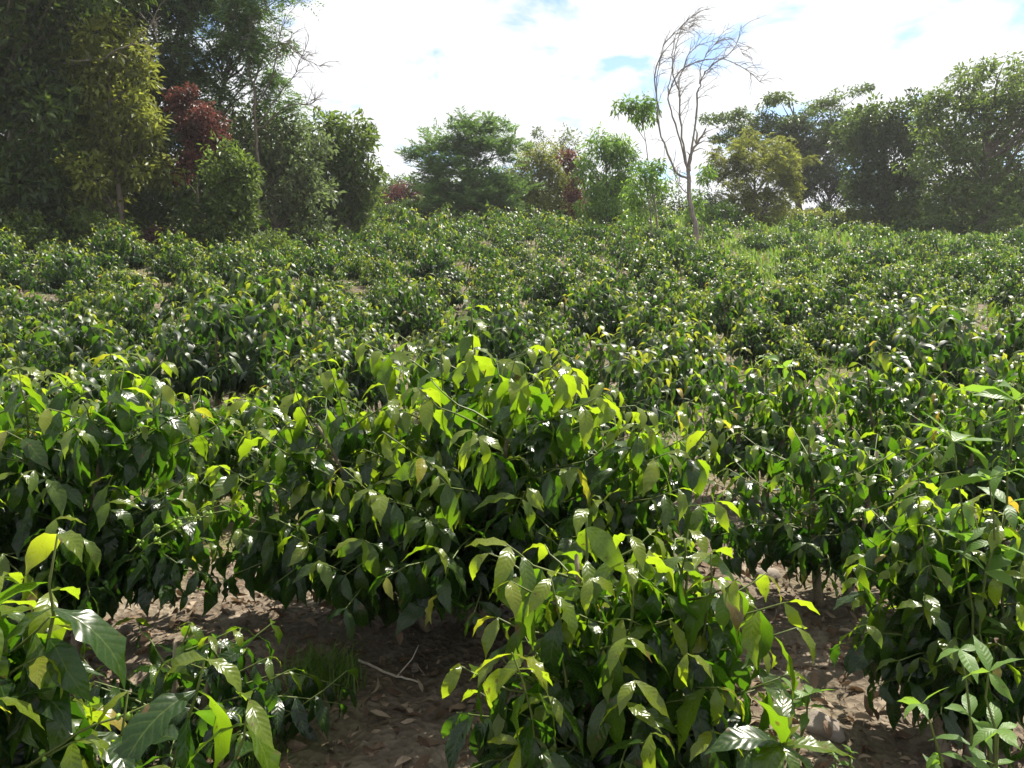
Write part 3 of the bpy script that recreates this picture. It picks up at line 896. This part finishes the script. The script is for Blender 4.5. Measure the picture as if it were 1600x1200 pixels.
plant_tree('light_green_tree', 'bright light green tree with hanging leaves left of the bare dead tree', 'tree', 42, 942,
           [(945, 232, 36, 26), (918, 258, 20, 20), (975, 250, 26, 34), (950, 284, 42, 24)], 'c_bright', nclump=120, per=60, size=0.28, cr=0.55, seed=65, group=MF, ratio=.28, droop=0.9)
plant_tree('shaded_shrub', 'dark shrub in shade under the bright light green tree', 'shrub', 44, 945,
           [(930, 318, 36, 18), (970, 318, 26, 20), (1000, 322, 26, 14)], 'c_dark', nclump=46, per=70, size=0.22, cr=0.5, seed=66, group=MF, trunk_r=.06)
# saplings beside the dead tree
plant_tree('sapling', 'tall thin sapling with one flat leafy top beside the bare dead tree', 'tree', 33.5, 1034,
           [(972, 168, 14, 8), (1000, 166, 24, 13), (1020, 176, 12, 12), (1000, 182, 18, 8)], 'c_bright', nclump=30, per=34, size=0.24, cr=0.32, seed=67, group=MF, trunk_r=.05, ratio=.3, droop=.8,
           top=(1003, 186, 33.5), bark='dead', limbs=0.35, bent=0.05, skirt=False)
plant_tree('sapling', 'leafy light green sapling with low branches, left of the bare dead tree', 'tree', 33, 1022,
           [(1012, 272, 30, 20), (985, 306, 20, 14), (1040, 290, 16, 14), (1000, 340, 18, 14)], 'c_bright', nclump=40, per=36, size=0.24, cr=0.36, seed=68, group=MF, trunk_r=.05, ratio=.3, droop=.8, bark='dead', skirt=False)
plant_tree('sapling', 'small yellow-green sapling just right of the dead tree trunk', 'tree', 34.5, 1100,
           [(1092, 308, 16, 10), (1102, 270, 12, 18), (1085, 330, 14, 10)], 'c_bright', nclump=18, per=32, size=0.24, cr=0.34, seed=69, group=MF, trunk_r=.035, ratio=.3, droop=.8, bark='dead', skirt=False)
# the right
plant_tree('round_olive_tree', 'rounded dull olive tree behind and right of the bare dead tree', 'tree', 47, 1180,
           [(1180, 238, 66, 42), (1130, 262, 40, 36), (1228, 258, 42, 40), (1178, 288, 76, 28)], 'c_olive', style='spray', nclump=150, per=12, size=0.2, cr=0.75, seed=71, group=RF, ratio=.3, arch=0.6, limbs=.15)
plant_tree('umbrella_tree', 'tall spreading tree with flat layered branches behind the rounded olive tree', 'tree', 61, 1250,
           [(1212, 156, 38, 7), (1290, 164, 34, 9), (1335, 138, 26, 7), (1168, 182, 42, 10), (1252, 188, 56, 11), (1330, 190, 50, 20), (1118, 186, 26, 9), (1285, 222, 76, 24), (1150, 212, 50, 16), (1220, 205, 60, 18), (1270, 255, 70, 20)], 'c_dark', nclump=330, per=60, size=0.28, cr=0.8, seed=72, group=RF, flat=0.35, trunk_r=.25, limbs=0.45, skirt=False)
plant_tree('dark_tree', 'dark dense tree between the layered tree and the big rounded tree', 'tree', 50, 1378,
           [(1372, 188, 40, 30), (1392, 228, 48, 46), (1368, 278, 56, 40), (1338, 215, 38, 36), (1400, 300, 56, 30), (1430, 190, 40, 40)], 'c_dark', nclump=260, per=52, size=0.33, cr=0.6, fill=.35, seed=73, group=RF, trunk_r=.2, limbs=.15)
plant_tree('big_rounded_tree', 'big rounded green tree at the right edge', 'tree', 46, 1535,
           [(1562, 140, 84, 52), (1500, 185, 62, 55), (1600, 210, 80, 80), (1478, 255, 64, 58), (1560, 285, 100, 44), (1448, 160, 24, 18), (1660, 150, 80, 90)], 'c_green', nclump=480, per=55, size=0.30, cr=0.62, fill=.35, seed=74, group=RF, trunk_r=.28, ratio=.42, flat=.7, limbs=.15)
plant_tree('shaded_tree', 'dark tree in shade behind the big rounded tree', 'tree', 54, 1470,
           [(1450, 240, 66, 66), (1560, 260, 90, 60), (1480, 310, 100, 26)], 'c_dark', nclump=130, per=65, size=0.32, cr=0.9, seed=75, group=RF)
plant_tree('thin_tree', 'thin-stemmed tree with sky showing between its stems, below the layered tree', 'tree', 60, 1300,
           [(1290, 278, 60, 20), (1330, 298, 40, 20), (1250, 296, 34, 20)], 'c_dark', nclump=100, per=40, size=0.28, cr=0.6, seed=76, group=RF, skirt=False)
for q, (px, d, rx, ry, mt, lb) in enumerate([
        (1470, 43, 46, 20, 'c_dark', 'low dark shrub at the foot of the dark dense tree on the right'),
        (1570, 42, 50, 20, 'c_green', 'low green shrub at the foot of the big rounded tree'),
        (1280, 52, 40, 13, 'c_olive', 'low olive shrub below the thin-stemmed tree on the right'),
        (1125, 46, 34, 16, 'c_bright', 'low light green shrub at the foot of the rounded olive tree')]):
    b0 = gpos(px, d); ppx, ppy, _ = project(b0)
    plant_tree('undergrowth_shrub', lb, 'shrub', d, px, [(px, float(ppy) - ry * 0.9, rx, ry), (px + rx * .6, float(ppy) - ry * 0.5, rx * .6, ry * .7)], mt,
               nclump=36, per=60, size=0.22, cr=0.45, seed=90 + q, trunk_r=.04, group='shrubs at the foot of the right trees')


# ---- bare trees: limbs traced as they stand, twigs grown on them
def bare_tree(name, label, d, base_px, trunk, limbs_, wind, twigs, seed, r0, mat='dead', tw_len=0.9):
    rg = np.random.default_rng(seed)
    base = gpos(base_px, d)
    root = empty(name, base, label, 'tree')
    def line(pp, off):
        q = np.array([at(a, b_, d) for a, b_ in pp]) - base
        q[:, 1] += np.linspace(0, off, len(q))
        t = np.linspace(0, len(q) - 1, (len(q) - 1) * 5 + 1); i_ = np.minimum(t.astype(int), len(q) - 2); w = (t - i_)[:, None]
        p0, p1 = q[np.maximum(i_ - 1, 0)], q[i_]; p2, p3 = q[i_ + 1], q[np.minimum(i_ + 2, len(q) - 1)]
        jit = np.cumsum(rg.normal(0, 0.032, (len(t), 3)), 0); jit -= np.linspace(0, 1, len(t))[:, None] * jit[-1:] ; jit[0] = 0
        return jit + 0.5 * (2 * p1 + (p2 - p0) * w + (2 * p0 - 5 * p1 + 4 * p2 - p3) * w ** 2 + (3 * p1 - p0 - 3 * p2 + p3) * w ** 3)
    mt = MB(); t = line(trunk, 0); t[0, 2] -= 0.1
    tube(mt, t, np.linspace(r0, r0 * 0.62, len(t)) * (1 + 0.4 * np.exp(-np.arange(len(t)) / 2.0)), 9)
    mt.build('trunk', M[mat], root)
    for pp, off, ra, rb in limbs_:
        mb = MB(); q = line(pp, off); tube(mb, q, np.linspace(ra * .82, rb * .8, len(q)) * rg.uniform(.85, 1.15, len(q)), 6)
        n = int(twigs * len(pp))
        for k in range(n):
            f = rg.uniform(0.3, 1.0) * (len(q) - 1); a = min(int(f), len(q) - 2)
            p0 = q[a]; tan = nrm(q[a + 1] - q[a])
            dirn = nrm(tan * 0.8 + np.array(wind) * rg.uniform(0.2, 0.9) + rg.normal(0, 0.6, 3))
            L = tw_len * rg.uniform(0.35, 1.1)
            p1 = p0 + dirn * L + np.array([wind[0], 0, -0.1]) * L * 0.3
            w_ = wander(p0, p1, 7, 0.16, 0.10, rg); tube(mb, w_, np.linspace(max(rb * 0.9, 0.012), 0.005, 7), 4)
            for e in range(rg.integers(1, 4)):
                g0 = w_[rg.integers(2, 6)]; g1 = g0 + nrm(dirn + rg.normal(0, 0.5, 3)) * L * rg.uniform(0.25, 0.6)
                tube(mb, wander(g0, g1, 5, 0.15, 0.08, rg), np.linspace(0.008, 0.004, 5), 3)
        mb.build('limb', M[mat], root)
    return root


def z3(pts): return [(900 + a * 0.4375, b_ * 0.4375) for a, b_ in pts]


bare_tree('dead_tree', 'bare grey dead tree with windswept branches standing in the field against the sky', 33, 1088,
          z3([(430, 892), (418, 800), (405, 720), (400, 600)]),
          [(z3([(402, 640), (345, 580), (310, 480), (290, 300), (300, 200), (350, 120), (455, 20)]), 0.5, .06, .013),
           (z3([(400, 620), (385, 520), (370, 350), (345, 270), (340, 150), (400, 65)]), -0.4, .06, .012),
           (z3([(398, 600), (345, 440), (330, 330), (400, 230), (500, 190), (590, 225), (680, 290)]), 0.3, .05, .012),
           (z3([(402, 600), (425, 400), (440, 300), (470, 250), (540, 195), (575, 110)]), -0.6, .055, .012),
           (z3([(404, 610), (430, 530), (468, 455)]), 0.2, .09, .04),
           (z3([(370, 350), (380, 260), (430, 160), (530, 130)]), 0.6, .03, .010),
           (z3([(305, 420), (285, 280), (320, 170), (420, 85)]), 0.1, .032, .010),
           (z3([(440, 300), (450, 230), (500, 160), (560, 150), (610, 190)]), 0.2, .026, .009),
           (z3([(330, 330), (350, 220), (370, 120), (440, 70)]), -0.3, .028, .009),
           (z3([(400, 690), (360, 650), (340, 600)]), 0.1, .03, .015)],
          (0.62, 0.0, 0.28), 3.9, 81, 0.12)
bare_tree('bare_tree', 'bare twiggy tree with crooked branches reaching into the sky, right of the feathery tree', 30.3, 405,
          [(402, 345), (404, 260), (400, 190), (398, 140)],
          [([(398, 140), (415, 90), (445, 75), (470, 92), (500, 100)], 0.4, .045, .010),
           ([(400, 165), (425, 120), (440, 70), (452, 32)], -0.5, .04, .010),
           ([(402, 200), (440, 165), (480, 158), (488, 150)], 0.3, .04, .010),
           ([(398, 150), (385, 90), (395, 40), (420, 5)], -0.3, .04, .010),
           ([(402, 190), (430, 150), (458, 110), (480, 50)], 0.2, .035, .010)],
          (0.35, 0.0, 0.15), 4.0, 82, 0.07, mat='bark')
bare_tree('leaning_tree', 'leaning bare tree whose long pale branch reaches across the olive tree', 25.5, 10,
          [(10, 395), (8, 300), (18, 200), (40, 130)],
          [([(40, 130), (60, 122), (110, 116), (200, 113), (255, 95), (300, 68)], -2.2, .05, .014),
           ([(200, 113), (245, 108), (275, 96), (290, 85)], -2.2, .022, .010)],
          (0.5, 0.0, 0.25), 1.6, 83, 0.09, tw_len=0.7)

# the tangle under and behind the trees
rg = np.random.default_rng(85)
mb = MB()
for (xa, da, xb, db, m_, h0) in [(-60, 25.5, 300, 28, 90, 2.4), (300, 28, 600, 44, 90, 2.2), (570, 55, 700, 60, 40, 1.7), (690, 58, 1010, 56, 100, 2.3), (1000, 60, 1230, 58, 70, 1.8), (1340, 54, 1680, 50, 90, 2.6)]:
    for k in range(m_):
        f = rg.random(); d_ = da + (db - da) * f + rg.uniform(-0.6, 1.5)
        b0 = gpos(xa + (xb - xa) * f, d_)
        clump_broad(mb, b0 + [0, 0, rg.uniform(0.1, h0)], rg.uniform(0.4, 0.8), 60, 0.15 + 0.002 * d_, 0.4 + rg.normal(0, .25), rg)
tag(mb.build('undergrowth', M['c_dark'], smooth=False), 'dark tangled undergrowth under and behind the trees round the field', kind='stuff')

# ------------------------------------------------------------------ weeds, grass, stones and litter
def lanceolate(nl, nw, bend, width): return leaf_template(nl, nw, R(bend), 0.3, 0.05, width, 0.4)


W_T = [lanceolate(6, 2, b_, w_) for b_, w_ in ((20, .17), (45, .20), (60, .16), (35, .21))]
_weed_cache = {}


def weed_mesh(v, a, mat='weed'):
    k = round(a * 5) / 5
    if (v, k, mat) not in _weed_cache:
        V, T, A = W_T[v]; A = A.copy(); A[:, 2] = k
        mb = MB(); mb.add(V, T, A); _weed_cache[(v, k, mat)] = mb.mesh('weed_leaf', [M[mat]])
    return _weed_cache[(v, k, mat)]


def put_leaf(root, mesh, P, D, roll, s):
    Fm = frames(np.array([D]), np.array([roll]))[0]
    o = bpy.data.objects.new('leaf', mesh); col.objects.link(o); o.parent = root
    m4 = Matrix.Identity(4)
    for a in range(3):
        for b_ in range(3): m4[a][b_] = Fm[a, b_] * s
        m4[a][3] = P[a]
    o.matrix_basis = m4


def weed(label, px, d, tips, size, seed, name='leafy_weed', whorl=5, nodes=5, mat='weed', upward=0.15):
    rg = np.random.default_rng(seed)
    base = gpos(px, d); root = empty(name, base, label, 'weed', 'leafy weeds in the foreground')
    mb = MB()
    for (a, b_, dd) in tips:
        tip = at(a, b_, dd) - base
        st = wander(np.array([tip[0] * 0.15, tip[1] * .15, -0.02]), tip, 12, 0.10, 0.0, rg); tube(mb, st, np.linspace(0.006, 0.002, 12), 5)
        for k in range(nodes):
            f = 1.0 - k * 0.13
            p = st[min(int(f * 11), 11)]; tan = nrm(st[11] - st[8])
            m = whorl if k == 0 else 3
            for j in range(m):
                az = 6.283 * j / m + k * 1.1 + rg.uniform(-.3, .3)
                D = np.array([math.cos(az), math.sin(az), upward + rg.normal(0, 0.45)]) + tan * rg.uniform(0, .7)
                put_leaf(root, weed_mesh(int(rg.integers(0, 4)), float(np.clip(0.85 - 0.16 * k + rg.normal(0, .1), 0, 1)), mat), p, D, rg.normal(0, 0.5), size * rg.uniform(0.45, 1.2) * (1 - 0.05 * k))
    mb.build('stems', M['shoot'], root)
    return root


weed('tall pale weed with narrow pointed leaves at the right edge', 1575, 2.15,
     [(1490, 690, 2.1), (1585, 625, 2.15), (1545, 750, 2.05)], 0.14, 401, nodes=4, whorl=6)
weed('low pale weed with narrow pointed leaves in the lower right corner', 1560, 1.55,
     [(1545, 1050, 1.5), (1440, 1100, 1.5), (1560, 1140, 1.4), (1500, 1015, 1.6)], 0.08, 402, nodes=3, whorl=4)
weed('small weed sprouting beside the large pale grey stone', 1240, 2.3, [(1235, 1075, 2.25), (1265, 1085, 2.25)], 0.07, 403, nodes=3, whorl=4)
weed('tiny weed on the bare soil near the lower edge, below the large pale grey stone', 1310, 2.0, [(1305, 1180, 1.95), (1330, 1175, 2.0)], 0.035, 404, nodes=3, whorl=4)
weed('thin-leaved weed in the dry grassy gap beyond the central bush', 1210, 6.6, [(1200, 560, 6.5), (1225, 575, 6.5), (1215, 600, 6.5)], 0.14, 405, nodes=4)

# the coffee seedling with upright leaves at the lower edge
base = gpos(1215, 1.35)
root = empty('coffee_seedling', base, 'coffee seedling with broad upright leaves at the lower edge, beside the low yellow-green bush', 'seedling')
top = at(1222, 1165, 1.35) - base
mb = MB(); tube(mb, wander([0, 0, -.02], top, 8, 0.04), np.linspace(.006, .003, 8), 6); mb.build('stem', M['shoot'], root)
for (dx_, dy_, dz_, s_, a_, v_) in [(-.18, -.15, 1.0, .15, .52, 6), (-.75, -.2, .45, .15, .34, 0), (.55, -.2, .25, .13, .70, 4), (.25, .5, .7, .12, .55, 6), (.6, -.5, -.1, .12, .45, 0), (-.5, -.6, .2, .14, .40, 1), (.1, .2, 1.0, .06, .88, 6), (.3, -.1, .9, .05, .9, 6)]:
    put_leaf(root, leaf_mesh(v_, a_), top, np.array([dx_, dy_, dz_]), rng.normal(0, .3), s_)


def blades(mb, P, h, age, rg, lean=0.35, w=0.006):
    n = len(P); az = rg.uniform(0, 6.283, n)
    D = np.stack([np.cos(az), np.sin(az), np.zeros(n)], -1); S = np.stack([-np.sin(az), np.cos(az), np.zeros(n)], -1)
    h = np.asarray(h)[:, None] * np.ones((n, 1)); k = lean * rg.uniform(0.3, 1.6, (n, 1))
    up = np.array([0, 0, 1.0])
    m = P + up * h * 0.6 + D * h * k * 0.35; t = P + up * h * (1 - 0.25 * k) + D * h * k
    w = w * np.ones((n, 1))
    V = np.stack([P - S * w, P + S * w, m - S * w * .8, m + S * w * .8, t], 1).reshape(-1, 3)
    b_ = np.arange(n)[:, None] * 5
    T = np.concatenate([b_ + np.array(q) for q in ((0, 1, 3), (0, 3, 2), (2, 3, 4))])
    A = np.zeros((n, 5, 3), dtype=np.float32); A[:, :, 2] = np.clip(age, 0, 1)[:, None]
    mb.add(V, T, A.reshape(-1, 3))


def tuft(label, px, d, n, r, h, age, seed, name='grass_tuft'):
    rg = np.random.default_rng(seed); base = gpos(px, d)
    P = rg.normal(0, r, (n, 3)); P[:, 2] = -0.01
    mb = MB(); blades(mb, P, h * rg.uniform(0.4, 1.1, n), age + rg.normal(0, 0.1, n), rg, 0.6, 0.0025)
    o = mb.build(name, M['grass']); o.location = [float(q) for q in base]
    return tag(o, label, 'grass', 'grass tufts on the bare soil')


tuft('fresh green grass tuft on lit soil under the big central bush', 502, 2.62, 320, 0.055, 0.16, 0.85, 501)
tuft('dry straw-coloured grass tuft at the foot of the low yellow-green bush', 1065, 2.0, 240, 0.07, 0.16, 0.2, 502)
tuft('small dry grass tuft left of the fallen pale branch', 1010, 2.25, 110, 0.05, 0.10, 0.25, 503)
tuft('sparse green grass tuft near the low dark bush at lower left', 395, 2.25, 60, 0.05, 0.09, 0.75, 504)


def stone(label, px, d, s, seed, mat='stone'):
    rg = np.random.default_rng(seed)
    import bmesh
    bm = bmesh.new(); bmesh.ops.create_icosphere(bm, subdivisions=3, radius=1.0)
    V = np.array([v.co[:] for v in bm.verts]); T = np.array([[v.index for v in f_.verts] for f_ in bm.faces]); bm.free()
    for k in range(9):                                   # chip flat facets
        u = unit(1, rg)[0]; h = rg.uniform(0.55, 0.85); q = V @ u - h
        V = V - np.where(q > 0, q, 0)[:, None] * u * 0.85
    V = V * (1 + 0.03 * rg.normal(0, 1, (len(V), 1))) * np.array(s)
    mb = MB(); mb.add(V, T, (0, 0, 0)); o = mb.build('stone', M[mat])
    b0 = gpos(px, d); o.location = (float(b0[0]), float(b0[1]), float(b0[2] + s[2] * 0.12)); o.rotation_euler = (0, 0, rg.uniform(0, 6))
    return tag(o, label, 'stone', 'stones on the soil')


stone('large pale grey stone on the soil right of the low yellow-green bush', 1282, 2.42, (.085, .06, .05), 601)
stone('small reddish stone on the soil at lower left', 470, 2.4, (.032, .026, .022), 602, 'red_stone')
stone('rounded grey stone between the central bush and the bush on its right', 1196, 3.55, (.07, .055, .045), 603)
stone('small flat grey stone in the shade at lower left', 540, 2.2, (.05, .035, .018), 604)
stone('small pale stone in front of the shaded soil under the left bush', 195, 2.95, (.04, .03, .025), 605)
stone('small pinkish stone beside the small pale stone under the left bush', 225, 2.9, (.03, .026, .02), 606, 'red_stone')
stone('tiny pale stone under the hanging leaf of the big central bush', 648, 2.72, (.022, .018, .02), 607)


def fallen(label, pts, r, seed):
    rg = np.random.default_rng(seed)
    q = np.array([gpos(px, d) + [0, 0, dz] for px, d, dz in pts]); c = q[0].copy(); q -= c
    t = np.linspace(0, 1, 14); s = np.linspace(0, 1, len(q))
    p = np.stack([np.interp(t, s, q[:, k]) for k in range(3)], -1) + rg.normal(0, r * 0.22, (14, 3))
    mb = MB(); tube(mb, p, np.linspace(r, r * 0.6, 14), 8); tube(mb, [p[8], p[8] + [0.05, 0.03, 0.05], p[8] + [0.07, .05, .09]], [r * .5, r * .4, r * .3], 6)
    o = mb.build('fallen_branch', M['pale_wood']); o.location = [float(k) for k in c]
    return tag(o, label, 'branch')


fallen('pale dry fallen branch lying by the low yellow-green bush', [(1060, 2.40, .05), (1095, 2.28, .05), (1132, 2.08, .03)], 0.013, 701)
fallen('thin fallen twig on the lit soil under the big central bush', [(560, 2.75, .012), (610, 2.66, .016), (655, 2.62, .012)], 0.005, 702)

# dead leaves
rg = np.random.default_rng(801)
n = 9000
y = 1.0 + 7.0 * rg.random(n) ** 1.5; x = rg.uniform(-1, 1, n) * (0.7 * y + 0.4)
D = rg.normal(0, 1, (n, 3)); D[:, 2] = np.abs(D[:, 2]) * 0.45
mb = MB(); add_leaves(mb, T_MID, np.stack([x, y, gz(x, y) + rg.uniform(0.004, 0.016, n)], -1), D, rg.normal(0, 1.2, n), rg.uniform(0.03, 0.085, n), rg.integers(0, NV, n), rg.uniform(0, 1, n) ** 1.3)
n = 26000
y = 1.0 + 7.0 * rg.random(n) ** 1.5; x = rg.uniform(-1, 1, n) * (0.7 * y + 0.4)
D = rg.normal(0, 1, (n, 3)); D[:, 2] *= 0.4; L = rg.uniform(0.008, 0.035, n)
cards(mb, np.stack([x, y, gz(x, y) + rg.uniform(0.002, 0.012, n)], -1), D, L, L * rg.uniform(0.12, 0.5, n), rg.uniform(0, 1, n), rg=rg, fold=0.35)
tag(mb.build('leaf_litter', M['litter'], smooth=False), 'brown dead leaves and chips littering the soil between the bushes', kind='stuff')

# grass and low weeds between the bushes, thickest on the right slope and dry along the gap
mb = MB()
n = 46000
y = 4.2 + 58 * rg.random(n) ** 1.25; x = rg.uniform(-1, 1, n) * (0.68 * y + 1)
dens = np.sin(x * 0.9 + 1.3 * np.sin(y * 0.5)) * np.sin(y * 0.8 + np.sin(x * 0.7)) * 0.5 + 0.5
right = np.clip((x - 3) / 6, 0, 1) * np.clip((y - 14) / 10, 0, 1)
keep = rg.random(n) < np.clip(dens * 0.75 + right * 0.8, 0.05, 1)
x, y, right = x[keep], y[keep], right[keep]; n = len(x)
onpath = np.exp(-((x - np.interp(y, [q[0] for q in PATH], [q[1] for q in PATH])) / 0.6) ** 2) * (y < 13)
P = np.stack([x, y, gz(x, y) - 0.02], -1)
age = np.clip(0.78 - 0.55 * onpath * rg.random(n) + rg.normal(0, 0.16, n), 0, 1)
blades(mb, P, (0.10 + 0.28 * rg.random(n)) * (1 + 0.6 * right), age, rg, 0.5, (0.0035 + 0.0011 * y)[:, None])
tag(mb.build('field_grass', M['grass'], smooth=False), 'grass and low weeds growing between the coffee bushes on the slope', kind='stuff')
mb = MB()
nc = 2600
y = 5 + 56 * rg.random(nc) ** 1.3; x = rg.uniform(-1, 1, nc) * (0.66 * y + 1)
for k in range(nc):
    rk = np.clip((x[k] - 3) / 6, 0, 1) * np.clip((y[k] - 14) / 10, 0, 1)
    if x[k] < forest_left(y[k]) or rg.random() > 0.35 + 0.65 * rk: continue
    clump_broad(mb, np.array([x[k], y[k], float(gz(x[k], y[k])) + 0.14]), rg.uniform(0.15, 0.4), 26, 0.07 + 0.002 * y[k], 0.6 + rg.normal(0, .2), rg, 0.6, 0.4, 0.1)
tag(mb.build('field_weeds', M['c_green'], smooth=False), 'low leafy weeds between the coffee bushes on the slope', kind='stuff')

# ------------------------------------------------------------------ thin haze volume, added to stand in for lens glare
import bmesh
bm = bmesh.new(); bmesh.ops.create_cube(bm, size=1.0)
me = bpy.data.meshes.new('haze'); bm.to_mesh(me); bm.free()
hz = bpy.data.objects.new('haze', me); col.objects.link(hz)
HZ_Z0, HZ_Z1 = -120.0, 30.0
hz.location = (0, 430, (HZ_Z0 + HZ_Z1) / 2); hz.scale = (1960, 1060, HZ_Z1 - HZ_Z0)
hm, n, l = new_mat('haze'); out = n.new('ShaderNodeOutputMaterial'); pv = n.new('ShaderNodeVolumePrincipled')
pv.inputs['Color'].default_value = (0.93, 0.95, 0.98, 1); pv.inputs['Density'].default_value = 0.00048; pv.inputs['Anisotropy'].default_value = 0.3
l.new(pv.outputs[0], out.inputs['Volume']); me.materials.append(hm)
tag(hz, 'thin bright haze added over the hillside to stand in for lens glare', kind='stuff')
